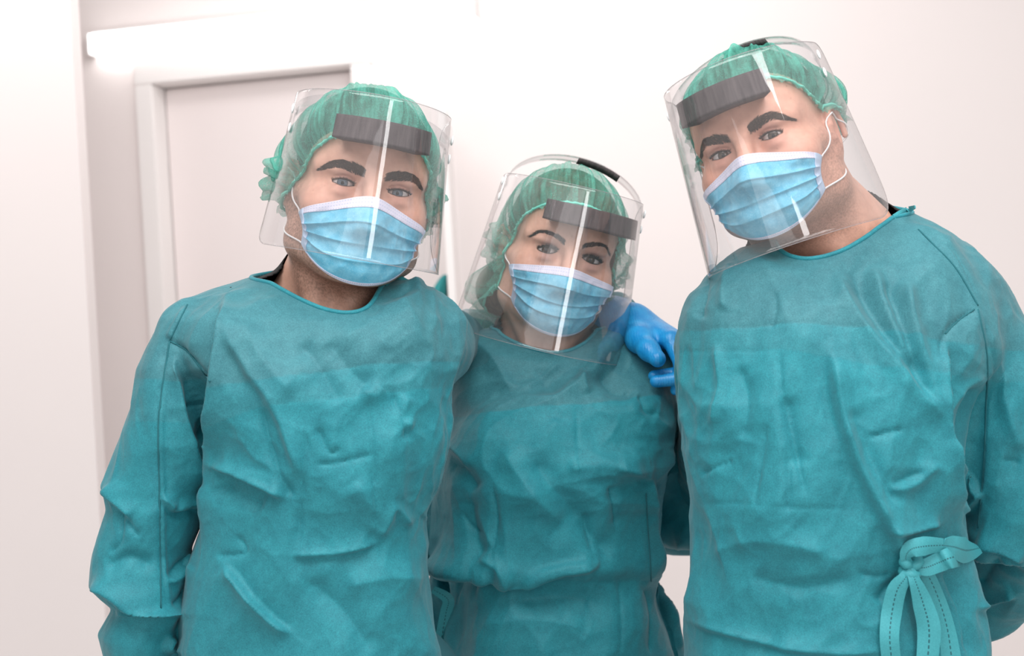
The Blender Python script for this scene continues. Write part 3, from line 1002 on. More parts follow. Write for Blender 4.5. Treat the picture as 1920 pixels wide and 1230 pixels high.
def build_mask(H, prims, mk, root):
    nu, nv = 101, 121
    u = np.linspace(-1, 1, nu); v = np.linspace(0, 1, nv)
    U, Vv = np.meshgrid(u, v, indexing='ij')
    am = R(mk.get('amax', 60))
    zt = mk['zt'] - mk['dt'] * (np.sqrt(U ** 2 + .02) - .141) / .869
    zb = mk['zb'] + mk['db'] * np.abs(U) ** 2.0
    Z = zt + (zb - zt) * Vv
    al = U * am * (1 - .06 * np.sin(np.pi * Vv))
    ax = np.array([0, -.012, 0.])
    d = np.stack([np.sin(al), -np.cos(al), np.zeros_like(al)], -1)
    o = np.stack([np.zeros_like(al), np.full_like(al, -.012), Z], -1)
    r = np.zeros_like(al)
    dd, oo = d.reshape(-1, 3), o.reshape(-1, 3)
    rr = np.full(len(dd), .13)
    for _ in range(22):
        rr = np.clip(rr - np.clip(eval_prims(prims, oo + dd * rr[:, None]), -.01, .02) * .85, .02, .13)
    r = rr.reshape(nu, nv)
    # below the chin the cloth tucks in a little
    ch = np.argmax(Z[nu // 2] < -.092)
    for j in range(ch, nv):
        k = (j - ch) / max(1, nv - 1 - ch)
        r[:, j] = np.maximum(r[:, j], r[:, ch] - .012 * k ** 1.5)
    for _ in range(260):
        b = r.copy()
        b[:, 1:-1] = .25 * r[:, :-2] + .5 * r[:, 1:-1] + .25 * r[:, 2:]
        b[1:-1] = .5 * b[1:-1] + .25 * (b[:-2] + b[2:])
        r = np.maximum(r, b)
    r = r + .0028 + .0045 * np.sin(np.pi * Vv) * (1 - .5 * U ** 2)
    # three pleats: each fold overhangs the next one below
    w_ = np.zeros_like(r)
    for k, (v0, tilt) in enumerate(mk.get('pleats', ((.30, .05), (.53, -.02), (.75, -.10)))):
        vv = Vv - v0 - tilt * (np.abs(U) ** 1.6) - .014 * np.sin(5 * U + k * 2)
        amp = .0046 * (.55 + .45 * np.abs(U)) 
        w_ += amp * np.where(vv < 0, np.exp(vv / .075), np.exp(-vv / .010))
    n1 = vnoise(np.stack([U.ravel() * 5 + mk.get('seed', 0), Vv.ravel() * 7, 0 * U.ravel() + 3.3], 1)).reshape(U.shape) - .5
    n2 = ridged(np.stack([U.ravel() * 9 + mk.get('seed', 0) * 2, Vv.ravel() * 5 + U.ravel() * 3, 0 * U.ravel() + 9.3], 1)).reshape(U.shape) - .5
    edge = np.minimum(sstep(0, .14, Vv), sstep(1, .9, Vv))
    r = r + (w_ + n1 * .004 + n2 * .0022) * edge * sstep(1.0, .86, np.abs(U)) + 0
    P = o + d * r[..., None]
    def part(name, iu, jv, off, m, par, uvv):
        q = P[iu][:, jv]; dd_ = d[iu][:, jv]
        a, b = q.shape[:2]
        lay = np.stack([q + dd_ * off, q + dd_ * (off - .0011)], 0)
        fa = grid_faces(a, b)
        N = a * b
        fs = [tuple(x) for x in fa] + [tuple(x[::-1] + N) for x in fa]
        ring = [i * b for i in range(a)] + [(a - 1) * b + j for j in range(1, b)] + [i * b + b - 1 for i in range(a - 2, -1, -1)] + [j for j in range(b - 2, 0, -1)]
        for i in range(len(ring)):
            x0, x1 = ring[i], ring[(i + 1) % len(ring)]
            fs.append((x0, x0 + N, x1 + N, x1))
        uvq = np.tile(uvv(U[iu][:, jv], Vv[iu][:, jv]).reshape(-1, 2), (2, 1))
        return mesh_obj(name, H.out(lay.reshape(-1, 3)), fs, m, par, uv=uvq)
    al_ = slice(None)
    iu0, iu1 = slice(0, 9), slice(nu - 9, nu)
    cl = part('face_mask', al_, al_, 0, M_MASK, root, lambda a, b: np.stack([a * .5 + .5, b], -1))
    nb = int(nv * mk.get('band', .135))
    part('top_band', al_, slice(0, nb), .0007, M_BAND_H, cl, lambda a, b: np.stack([a * .5 + .5, b / (nb / nv)], -1))
    part('bottom_band', al_, slice(nv - 5, nv), .0007, M_BAND_H, cl, lambda a, b: np.stack([a * .5 + .5, (b - .96) * 8], -1))
    for s_, sl_ in ((-1, iu0), (1, iu1)):
        part('side_band', sl_, al_, .0011, M_BAND_V, cl, lambda a, b: np.stack([(1 - np.abs(a)) * 8, b], -1))
        k = 0 if s_ < 0 else -1
        p0, p1 = P[k, 2], P[k, -3]
        mid = [(s_ * .072, -.018, (p0[2] * .6 - .004)), (s_ * .080, .000, .008), (s_ * .086, .022, .006), (s_ * .085, .032, -.014), (s_ * .080, .022, -.040), (s_ * .072, -.004, p1[2] * .86)]
        pts = catmull(np.array([p0] + mid + [p1]), 60)
        dr_ = pts * (1, 1, 0) - (0, .005, 0); rl = np.linalg.norm(dr_, axis=1); dr_ = dr_ / rl[:, None]
        oc = pts * (0, 0, 1) + (0, .005, 0)
        rm = march(prims, oc, dr_, .03, .15, 20) + .0016
        rad = np.where(np.arange(60) < 3, rl, np.where(np.arange(60) > 56, rl, np.maximum(rm, rl * .2)))
        pts = oc + dr_ * np.maximum(rad, 0)[:, None]
        for _ in range(3):
            pts[1:-1] = .5 * pts[1:-1] + .25 * (pts[:-2] + pts[2:])
        tv, tf = tube_mesh(pts, .0011, 6)
        mesh_obj('ear_loop', H.out(tv), tf, M_LOOP, cl)
    return cl

def build_shield(H, prims, c, root):
    """clear visor, foam pad at the forehead and a strap over the crown"""
    zt, zb, am = c['zt'], c['zb'], R(c['amax'])
    y0 = c.get('y0', .0)
    sh = None
    nu, nv = 97, 49
    a_ = lambda z: c['at'] + (c['ab'] - c['at']) * (zt - z) / (zt - zb)
    b_ = lambda z: c['bt'] + (c['bb'] - c['bt']) * (zt - z) / (zt - zb)
    def vp(al, z, off=0.0):
        return np.stack([(a_(z) + off) * np.sin(al), y0 - (b_(z) + off) * np.cos(al) , z], -1)
    u = np.linspace(-1, 1, nu)
    al = u * am
    rc = c.get('corner', .30)                        # rounded lower corners
    e = np.clip((np.abs(u) - (1 - rc)) / rc, 0, 1)
    zlow = zb + (zt - zb) * c.get('lift', .45) * (1 - np.sqrt(1 - e ** 2 * .999))
    e2 = np.clip((np.abs(u) - (1 - rc * .5)) / (rc * .5), 0, 1)
    ztop = zt - (zt - zb) * .16 * (1 - np.sqrt(1 - e2 ** 2 * .999))
    v = np.linspace(0, 1, nv)
    Z = ztop[:, None] + (zlow - ztop)[:, None] * v[None]
    A = np.broadcast_to(al[:, None], Z.shape)
    Z = Z + c.get('skew', 0) * A
    outp, inp = vp(A, Z, .0003), vp(A, Z, -.0003)
    N = nu * nv
    fa = grid_faces(nu, nv)
    fs = [tuple(x[::-1]) for x in fa] + [tuple(x + N) for x in fa]
    ring = [i * nv for i in range(nu)] + [(nu - 1) * nv + j for j in range(1, nv)] + [i * nv + nv - 1 for i in range(nu - 2, -1, -1)] + [j for j in range(nv - 2, 0, -1)]
    for i in range(len(ring)):
        x0, x1 = ring[i], ring[(i + 1) % len(ring)]
        fs.append((x0, x1, x1 + N, x0 + N))
    sh = mesh_obj('face_shield', H.out(np.vstack([outp.reshape(-1, 3), inp.reshape(-1, 3)])), fs, M_VISOR, root)
    rim = vp(A, Z).reshape(-1, 3)[ring]
    tv, tf = tube_mesh(rim, .00045, 5, True)
    mesh_obj('visor_edge', H.out(tv), tf, M_RIM, sh)
    # foam pad between the forehead and the visor
    f0, f1, fz0, fz1 = R(c['foam'][0]), R(c['foam'][1]), c['foam'][2], c['foam'][3]
    n1, n2 = 60, 10
    fa_ = np.linspace(f0, f1, n1); fz = np.linspace(fz1, fz0, n2)
    FA, FZ = np.meshgrid(fa_, fz, indexing='ij')
    FZ = FZ + c.get('foam_skew', 0) * FA
    o = vp(FA, FZ, -.0008)
    ti = np.full_like(FA, c.get('foam_t', .016))
    inn_ = vp(FA, FZ, 0) - np.stack([np.sin(FA) * ti, -np.cos(FA) * ti, 0 * FA], -1)
    uvg = np.stack([(FA - f0) / (f1 - f0), (FZ * 0 + np.linspace(0, 1, n2)[None])], -1)
    N2 = n1 * n2
    fb = grid_faces(n1, n2)
    fs = [tuple(x[::-1]) for x in fb] + [tuple(x + N2) for x in fb]
    ring2 = [i * n2 for i in range(n1)] + [(n1 - 1) * n2 + j for j in range(1, n2)] + [i * n2 + n2 - 1 for i in range(n1 - 2, -1, -1)] + [j for j in range(n2 - 2, 0, -1)]
    for i in range(len(ring2)):
        x0, x1 = ring2[i], ring2[(i + 1) % len(ring2)]
        fs.append((x0, x1, x1 + N2, x0 + N2))
    mesh_obj('foam_pad', H.out(np.vstack([o.reshape(-1, 3), inn_.reshape(-1, 3)])), fs, M_FOAM, sh, uv=np.tile(uvg.reshape(-1, 2), (2, 1)))
    # strap from temple to temple over the crown, clear with a dark middle
    zs = c['strap_z']; sa = R(c.get('strap_a', 78))
    pL, pR = vp(np.array(-sa), np.array(zs)), vp(np.array(sa), np.array(zs))
    mid = (pL + pR) / 2
    hx = (pR - pL)[0] / 2
    upv = np.array([0, math.cos(R(c['strap_tilt'])), math.sin(R(c['strap_tilt']))])
    hgt = c['strap_h']
    th = np.linspace(0, np.pi, 90)
    path = mid + np.stack([-np.cos(th) * hx, 0 * th, 0 * th], 1) + np.sin(th)[:, None] ** .92 * upv * hgt
    wd = np.cross(upv, (1., 0, 0)); wd = wd / np.linalg.norm(wd) * -1
    def band(name, i0, i1, half, off, m):
        q = path[i0:i1]
        tn = np.gradient(q, axis=0); tn /= np.linalg.norm(tn, axis=1)[:, None]
        nn = np.cross(tn, wd); 
        V = []
        for k in range(len(q)):
            for sg, hh in ((off + .0005, -half), (off + .0005, half), (off - .0005, half), (off - .0005, -half)):
                V.append(q[k] + wd * hh + nn[k] * sg * c.get('nsign', 1))
        fs = []
        for k in range(len(q) - 1):
            for w_ in range(4):
                x = (w_ + 1) % 4
                fs.append((4 * k + w_, 4 * k + x, 4 * k + 4 + x, 4 * k + 4 + w_))
        fs += [(3, 2, 1, 0), tuple(4 * (len(q) - 1) + w_ for w_ in range(4))]
        uv = np.stack([np.repeat(np.linspace(0, 1, len(q)), 4), np.tile([0, 1, 1, 0], len(q))], 1)
        return mesh_obj(name, H.out(np.array(V)), fs, m, sh, uv=uv, smooth=True)
    band('head_strap', 0, 90, .0085, 0, M_VISOR)
    i0, i1 = c.get('dark', (38, 56))
    band('strap_pad', i0, i1, .0082, .0012, M_FOAM)
    for k, pp in ((-1, pL), (1, pR)):
        # plastic clip where strap and visor meet
        for dz in (.010, -.012):
            q = pp + np.array([k * .0035, .004, dz])
            vv, ff = [], []
            for i in range(7):
                t = i / 6 * math.pi
                for j in range(10):
                    p = 2 * math.pi * j / 10
                    vv.append(q + np.array([math.sin(t) * math.cos(p) * .0018, math.sin(t) * math.sin(p) * .0042, math.cos(t) * .0060]))
            ff = [tuple(x) for x in (np.array([[(i * 10 + j, (i + 1) * 10 + j, (i + 1) * 10 + (j + 1) % 10, i * 10 + (j + 1) % 10) for j in range(10)] for i in range(6)]).reshape(-1, 4))]
            mesh_obj('strap_clip', H.out(np.array(vv)), ff, M_CLIP, sh)
    return sh

# ---- gown
def loft(slices, Yc, p=2.3, sm=2, dy=None):
    s = np.array([r[:4] for r in slices], float)
    z = (615 - s[:, 0]) / F * Yc
    l, r = (s[:, 1] - 960) / F * Yc, (s[:, 2] - 960) / F * Yc
    yc = np.array([Yc + (row[4] if len(row) > 4 else 0.0) for row in slices], float)
    o = np.argsort(z); z, l, r, b, yc = z[o], l[o], r[o], s[o, 3], yc[o]
    zz = np.arange(z[0], z[-1], .0025)
    def it(a):
        q = np.interp(zz, z, a)
        for _ in range(sm):
            q[1:-1] = .25 * q[:-2] + .5 * q[1:-1] + .25 * q[2:]
        return q
    L_, R_, B_, YC = it(l), it(r), it(b), it(yc)
    lo = np.array([l.min(), (yc - b).min(), z[0]]); hi = np.array([r.max(), (yc + b).max(), z[-1]])
    def fn(x, y, q):
        sh = np.shape(q); f_ = np.ravel(q)
        g = lambda a: np.interp(f_, zz, a).reshape(sh).astype(np.float32)
        ll, rr, bb, cc = g(L_), g(R_), g(B_), g(YC)
        a = np.maximum((rr - ll) * .5, .004); cx = (rr + ll) * .5
        e = (np.abs((x - cx) / a) ** p + np.abs((y - cc) / bb) ** p) ** (1 / p)
        d = (e - 1) * np.minimum(a, bb)
        return np.maximum(d, np.maximum(q - zz[-1], zz[0] - q))
    return fn, lo, hi
def first_hit(prims, x, y, Y0, Y1, n=700):
    Y = np.linspace(Y0, Y1, n)
    p = np.stack([(x - 960) / F * Y, Y, (615 - y) / F * Y], 1)
    d = eval_prims(prims, p)
    k = np.argmax(d < 0)
    if not (d < 0).any():
        return None
    return p[k]
def poly_dist(X, Y, pts):
    """distance, side and position along a polyline in the picture plane"""
    pts = np.asarray(pts, float)
    best = np.full(len(X), 1e9); side = np.zeros(len(X)); along = np.zeros(len(X))
    L = np.r_[0, np.cumsum(np.linalg.norm(np.diff(pts, axis=0), axis=1))]
    for i in range(len(pts) - 1):
        a, b = pts[i], pts[i + 1]; e = b - a; l2 = e @ e
        t = np.clip(((X - a[0]) * e[0] + (Y - a[1]) * e[1]) / l2, 0, 1)
        dx, dy = X - a[0] - t * e[0], Y - a[1] - t * e[1]
        d = np.hypot(dx, dy); m = d < best
        best[m] = d[m]; side[m] = np.sign(e[0] * dy[m] - e[1] * dx[m]); along[m] = (L[i] + t[m] * np.sqrt(l2)) / L[-1]
    return best, side, along
def smooth_poly(pts, n=14):
    p = np.array([(a, b, 0) for a, b in pts], float)
    return catmull(p, n)[:, :2] if len(pts) > 2 else p[:, :2]

def build_gown(sp, root):
    prims = sp['gown_prims']
    lim = np.array([p[2] for p in prims]).min(0) - .03, np.array([p[3] for p in prims]).max(0) + .03
    h = sp.get('res', .0025)
    zc = (615 - 1290) / F * sp['Yc']
    fl = Field(axis([(lim[0][0], lim[1][0], h)]), axis([(lim[0][1], sp['Yc'] + .02, h), (sp['Yc'] + .02, lim[1][1], h * 2)]),
               axis([(lim[0][2], zc, .012), (zc, lim[1][2], h)]))
    for op, fn, lo, hi, k in prims:
        fl.apply(op, fn, lo, hi, k)
    P, fc = surface_nets(fl)
    P = smooth_mesh(P, fc, 2, .5)
    # neckline
    ctl = []
    for (x, y) in sp['neck_px']:
        q = first_hit(prims, x, y, sp['Yc'] - .3, sp['Yc'] + .05)
        if q is not None:
            ctl.append(q)
    ctl += [np.array(q) for q in sp['neck_back']]
    ctl = np.array(ctl)
    ncx, ncy = sp['neck_axis']
    th = np.arctan2(ctl[:, 0] - ncx, -(ctl[:, 1] - ncy))
    o = np.argsort(th); th, zr = th[o], ctl[o, 2]
    th3 = np.r_[th - 2 * np.pi, th, th + 2 * np.pi]; zr3 = np.r_[zr, zr, zr]
    T = np.linspace(-np.pi, np.pi, 241)[:-1]
    ZR = np.interp(T, th3, zr3)
    for _ in range(3):
        ZR = .5 * ZR + .25 * (np.roll(ZR, 1) + np.roll(ZR, -1))
    zf = lambda t: np.interp(t, np.r_[T, np.pi], np.r_[ZR, ZR[0]])
    rr = np.linspace(.02, .24, 500)
    ring = []
    for t, z in zip(T, ZR):
        q = np.stack([ncx + rr * math.sin(t), ncy - rr * math.cos(t), np.full_like(rr, z)], 1)
        d = eval_prims(prims, q)
        k = np.argmax((d[:-1] < 0) & (d[1:] >= 0))
        ring.append(q[k])
    ring = np.array(ring)
    for _ in range(4):
        ring = .5 * ring + .25 * (np.roll(ring, 1, 0) + np.roll(ring, -1, 0))
    tv = np.arctan2(P[:, 0] - ncx, -(P[:, 1] - ncy))
    rad = np.hypot(P[:, 0] - ncx, P[:, 1] - ncy)
    cut = (P[:, 2] > zf(tv) + .0004) & (rad < .2)
    hem = P[:, 2] < lim[0][2] + .05
    keep = ~(cut[fc].all(1)) & ~(hem[fc].any(1))
    fc = fc[keep]
    P, fc = compact(P, fc)
    # pull the stray vertices of the cut onto the neckline
    tv = np.arctan2(P[:, 0] - ncx, -(P[:, 1] - ncy)); rad = np.hypot(P[:, 0] - ncx, P[:, 1] - ncy)
    over = (P[:, 2] > zf(tv)) & (rad < .2)
    P[over, 2] = zf(tv[over]) 
    N = vnormals(P, fc)
    X, Y = to_px(P)
    vd = P / np.linalg.norm(P, axis=1)[:, None]
    face = sstep(.0, .30, -(N * vd).sum(1))
    dn = np.full(len(P), 1.0)
    near = (P[:, 2] > ZR.min() - .06)
    if near.any():
        dd = np.min(np.linalg.norm(P[near][:, None] - ring[None, ::4], axis=2), 1)
        dn[near] = sstep(.004, .035, dd)
    disp = np.zeros(len(P))
    for kind, hh, wpx, pts in sp['folds']:
        q = smooth_poly(pts)
        m = (X > q[:, 0].min() - 4 * wpx) & (X < q[:, 0].max() + 4 * wpx) & (Y > q[:, 1].min() - 4 * wpx) & (Y < q[:, 1].max() + 4 * wpx) & (face > 0)
        if not m.any():
            continue
        d, s, al = poly_dist(X[m], Y[m], q)
        tp = np.minimum(sstep(0, .16, al), sstep(1, .84, al)) * .88 + .12
        if kind == 'ridge':
            g = .5 * np.exp(-(d / wpx) ** 2) + .5 * np.exp(-d / (.7 * wpx))
        elif kind == 'crease':
            g = -np.exp(-d / wpx)
        elif kind == 'valley':
            g = -.6 * np.exp(-(d / wpx) ** 2) - .4 * np.exp(-d / (.7 * wpx))
        else:                                   # 'step': high lip on the left of the stroke's direction ('stepr': on the right)
            sg = -s if kind == 'step' else s
            wn = max(.38 * wpx, 6.5)
            g = np.where(sg > 0, np.exp(-d / wpx), 1.30 * np.exp(-(d / wn) ** 2) - .30 * np.exp(-d / (1.2 * wpx)))
        disp[m] += g * hh * .0013 * tp * face[m]
    # crumpled cloth at several scales, strongest where cloth is slack
    sd = sp.get('seed', 0)
    q = P @ np.array([[.93, .1, .35], [-.2, .97, .1], [-.31, -.2, .93]])
    wq = np.stack([vnoise(q * 6 + sd), vnoise(q * 6 + sd + 20), vnoise(q * 6 + sd + 40)], 1)
    c1 = ridged(q * (8, 7, 4.5) + wq * 1.6 + sd) ** 1.6
    c2 = ridged(q * (19, 14, 12) + wq * 2.5 + sd + 7) ** 2
    c3 = ridged(q * (46, 40, 30) + wq * 5 + sd + 17) ** 3
    c4 = worley(q * (13, 10, 7.5) + wq * .9 + sd)
    c5 = worley(q * (27, 22, 17) + wq * 1.2 + sd + 3)
    slack = .35 + .65 * vnoise(q * 4.2 + 5 + sd)
    disp += ((c1 - .45) * .0080 + (c2 - .35) * .0040 * slack + (c3 - .2) * .0020 * slack ** 2 + (c4 - .5) * .0150 * slack + (c5 - .5) * .0075 * slack ** 2) * sp.get('crumple', 1.45) * np.where(face > 0, .5 + .5 * face, .5)
    P2 = P + N * (disp * dn)[:, None]
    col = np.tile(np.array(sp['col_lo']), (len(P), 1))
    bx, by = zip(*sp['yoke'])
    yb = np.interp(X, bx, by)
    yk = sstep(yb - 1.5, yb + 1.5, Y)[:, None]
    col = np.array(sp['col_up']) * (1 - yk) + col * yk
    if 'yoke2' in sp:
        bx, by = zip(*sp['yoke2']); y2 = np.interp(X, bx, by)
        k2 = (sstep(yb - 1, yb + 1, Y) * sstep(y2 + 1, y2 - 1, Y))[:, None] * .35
        col = col * (1 - k2) + np.array(sp['col_up']) * k2
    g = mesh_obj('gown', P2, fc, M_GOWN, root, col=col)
    m = g.modifiers.new('cloth_thickness', 'SOLIDIFY'); m.thickness = .0008; m.offset = -1
    tv_, tf_ = tube_mesh(ring, .0028, 8, True)
    mesh_obj('neck_binding', tv_, tf_, M_BIND, g, col=np.tile(np.array(sp['col_lo']) * 1.12, (len(tv_), 1)))
    return g, zf, ring
def build_tee(sp, H, root, zf):
    """black shirt below the gown, seen at the neckline"""
    pr = [('u',) + loft([(a, b + 14, c - 14, d - .010) + tuple(e) for a, b, c, d, *e in sp['slices'] if a < 1000], sp['Yc'], 2.3) + (0,)]
    nb = np.array(sp['neck_base']); up_ = H.out(np.array([[0, .03, -.085]]))[0]
    pr.append(('u',) + cone(nb + (0, 0, -.04), nb * .45 + up_ * .55, sp['neck_r'] * 1.42, sp['neck_r'] * 1.06 + .004) + (.03,))
    for sd, sh in ((-1, np.array(sp['sh_l'])), (1, np.array(sp['sh_r']))):
        pr.append(('u',) + cone(H.out(np.array([[sd * .025, .05, -.08]]))[0], sh - .35 * (sh - nb) + (0, .01, -.008), .033, .028) + (.02,))
    lo = np.array([p[2] for p in pr]).min(0) - .03; hi = np.array([p[3] for p in pr]).max(0) + .03
    fl = Field(np.arange(lo[0], hi[0], .005), np.arange(lo[1], hi[1], .005), np.arange(lo[2], hi[2], .005))
    for op, fn, l, h_, k in pr:
        fl.apply(op, fn, l, h_, k)
    P, fc = surface_nets(fl)
    ncx, ncy = sp['neck_axis']
    t = np.degrees(np.arctan2(P[:, 0] - ncx, -(P[:, 1] - ncy)))
    dx, dz = zip(*sp['tee'])
    lim = zf(np.radians(t)) + np.interp(t, dx, dz)
    cut = P[:, 2] > lim + .002
    far = np.hypot(P[:, 0] - ncx, P[:, 1] - ncy) > .125
    P[:, 2] = np.where(cut & (P[:, 2] < lim + .008), lim, P[:, 2])
    fc = fc[~(cut | far)[fc].any(1)]
    P, fc = compact(P, fc)
    o = mesh_obj('undershirt', P, fc, M_TEE, root)
    m = o.modifiers.new('cloth_thickness', 'SOLIDIFY'); m.thickness = .0012
    return o

def glove_mesh(name, prims, lo, hi, root, h=.0022, cuff=None):
    fl = Field(np.arange(lo[0], hi[0], h), np.arange(lo[1], hi[1], h), np.arange(lo[2], hi[2], h))
    for op, fn, l, u_, k in prims:
        fl.apply(op, fn, l, u_, k)
    P, fc = surface_nets(fl)
    P = smooth_mesh(P, fc, 1, .4)
    return mesh_obj(name, P, fc, M_GLOVE, root)
def relaxed_glove(root, wrist, d, palm_n):
    """a glove on a hidden hand hanging from a sleeve: palm, four curled fingers and a thumb"""
    d = np.array(d, float) / np.linalg.norm(d)
    n = np.array(palm_n, float); n -= d * (n @ d); n /= np.linalg.norm(n)
    s = np.cross(d, n)
    w_ = np.array(wrist, float)
    pr = []
    chain(pr, [w_ - d * .05, w_ + d * .01], [.030, .027], .01)
    for k, (o, l) in enumerate(((-.027, .072), (-.009, .080), (.009, .076), (.026, .060))):
        kn = w_ + d * .085 + s * o
        pr.append(('u',) + cone(w_ + d * .01 + s * o * .5, kn, .017, .0125) + (.012,))
        a = kn + d * l * .42 + n * l * .12; b = a + d * l * .26 + n * l * .24; e = b + d * l * .10 + n * l * .26
        chain(pr, [kn, a, b, e], [.0105, .0095, .0088, .0080], .003)
    a = w_ + d * .03 - s * .030; b = a + d * .035 - s * .018 + n * .012; e = b + d * .030 + n * .010
    chain(pr, [w_ + d * .01 - s * .012, a, b, e], [.016, .014, .0112, .0095], .008)
    lo = np.array([p[2] for p in pr]).min(0) - .015; hi = np.array([p[3] for p in pr]).max(0) + .015
    return glove_mesh('glove', pr, lo, hi, root, .0035)
def lower_body(sp, root):
    """trousers and clogs below the gown, down to the floor"""
    base = np.array(root.location)
    hip = to_world(np.array(sp['hip'])[None])[0]
    for nm, m, res in (('trousers', M_SCRUB, .012),):
        pr = []
        pr.append(('u',) + cone(hip + (-.07, 0, 0), hip + (.07, 0, 0), .11, .11) + (.03,))
        for sd in (-1, 1):
            chain(pr, [hip + (sd * .08, 0, -.05), (base[0] + sd * .10, base[1] - .02, .48), (base[0] + sd * .11, base[1], .09)], [.095, .075, .06], .02)
        lo = np.array([p[2] for p in pr]).min(0) - .03; hi = np.array([p[3] for p in pr]).max(0) + .03
        lo[2] = max(lo[2], .035)
        fl = Field(np.arange(lo[0], hi[0], res), np.arange(lo[1], hi[1], res), np.arange(lo[2], hi[2], res))
        for op, fn, l, h_, k in pr:
            fl.apply(op, fn, l, h_, k)
        fl.v[:, :, 0] = np.maximum(fl.v[:, :, 0], .005)
        P, fc = surface_nets(fl)
        mesh_obj(nm, smooth_mesh(P, fc, 2), fc, m, root, world=True)
    for sd in (-1, 1):
        c = np.array([base[0] + sd * .11, base[1], 0])
        pr = [('u',) + ell(c + (0, -.09, .035), (.05, .09, .045)) + (0,), ('u',) + ell(c + (0, .02, .04), (.042, .07, .052)) + (.03,)]
        fl = Field(np.arange(c[0] - .07, c[0] + .07, .006), np.arange(c[1] - .21, c[1] + .12, .006), np.arange(-.012, .12, .006))
        for op, fn, l, h_, k in pr:
            fl.apply(op, fn, l, h_, k)
        fl.v = np.maximum(fl.v, .001 - fl.ax[2][None, None, :])
        P, fc = surface_nets(fl)
        mesh_obj('clog', P, fc, M_SHOE, root, world=True)

# ------------------------------------------------------------------ the three people
def person(sp):
    rs = np.random.default_rng(sp['seed'])
    hw = to_world(np.array(sp['hip'])[None])[0]
    root = empty('person', (float(hw[0]), float(hw[1]), 0.0))
    tag(root, sp['label'], 'person', 'three medical workers standing arm in arm')
    H = Head(*sp['head'])
    hp, allp = build_body(H, sp['face'], sp, root, rs)
    hair_shell(H, hp, sp['cap'], sp['hair'], root, sp.get('hair_off', .010), sp.get('hair_extra', ()))
    cap_surface(H, hp + list(sp.get('hair_extra', ())[:1]), sp['cap'], root, rs)
    build_mask(H, hp, sp['mask'], root)
    build_shield(H, hp, sp['shield'], root)
    g, zf, ring = build_gown(sp, root)
    build_tee(sp, H, root, zf)
    lower_body(sp, root)
    for args in sp.get('hands', ()):
        relaxed_glove(root, *args)
    return root, H, g
def U(t, k): return ('u',) + t + (k,)
def arm_prims(pts, rads, k0, k=.02):
    out = []
    for i in range(len(pts) - 1):
        out.append(('u',) + cone(pts[i], pts[i + 1], rads[i], rads[i + 1]) + (k0 if i == 0 else k,))
    return out

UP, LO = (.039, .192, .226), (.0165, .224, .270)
# ---- left man
Yc = 1.68
sl = [(470, 585, 680, .040, .03), (500, 545, 715, .052, .03), (515, 480, 745, .066, .025), (530, 425, 775, .078, .02), (550, 372, 812, .090, .015), (570, 332, 846, .100, .01),
      (600, 312, 872, .112, 0), (640, 322, 870, .122, -.005), (690, 345, 858, .130, -.008), (740, 375, 848, .134, -.010), (820, 412, 838, .136, -.010),
      (900, 412, 826, .134, -.008), (960, 396, 800, .130, -.006), (1000, 382, 797, .128, -.005), (1060, 362, 799, .128, -.005), (1150, 350, 812, .130, -.005), (1230, 342, 825, .134, -.005), (1500, 330, 850, .15, 0), (2100, 300, 880, .17, 0)]
sleeve = [(560, 350, 370, .020), (585, 318, 390, .045), (620, 300, 402, .055), (690, 262, 412, .066), (760, 250, 410, .070), (830, 222, 403, .072), (880, 201, 394, .072), (908, 190, 388, .072), (925, 197, 384, .070), (950, 205, 381, .070),
          (1000, 186, 362, .068), (1030, 177, 350, .068), (1060, 172, 352, .068), (1097, 169, 350, .066), (1115, 188, 347, .060), (1134, 214, 343, .056), (1158, 200, 345, .062), (1182, 186, 344, .062), (1230, 200, 338, .058), (1330, 215, 330, .052), (1420, 225, 322, .046)]
al = [px(800, 650, 1.76), px(866, 640, 2.03), px(1010, 618, 2.10), px(1150, 604, 2.02)]
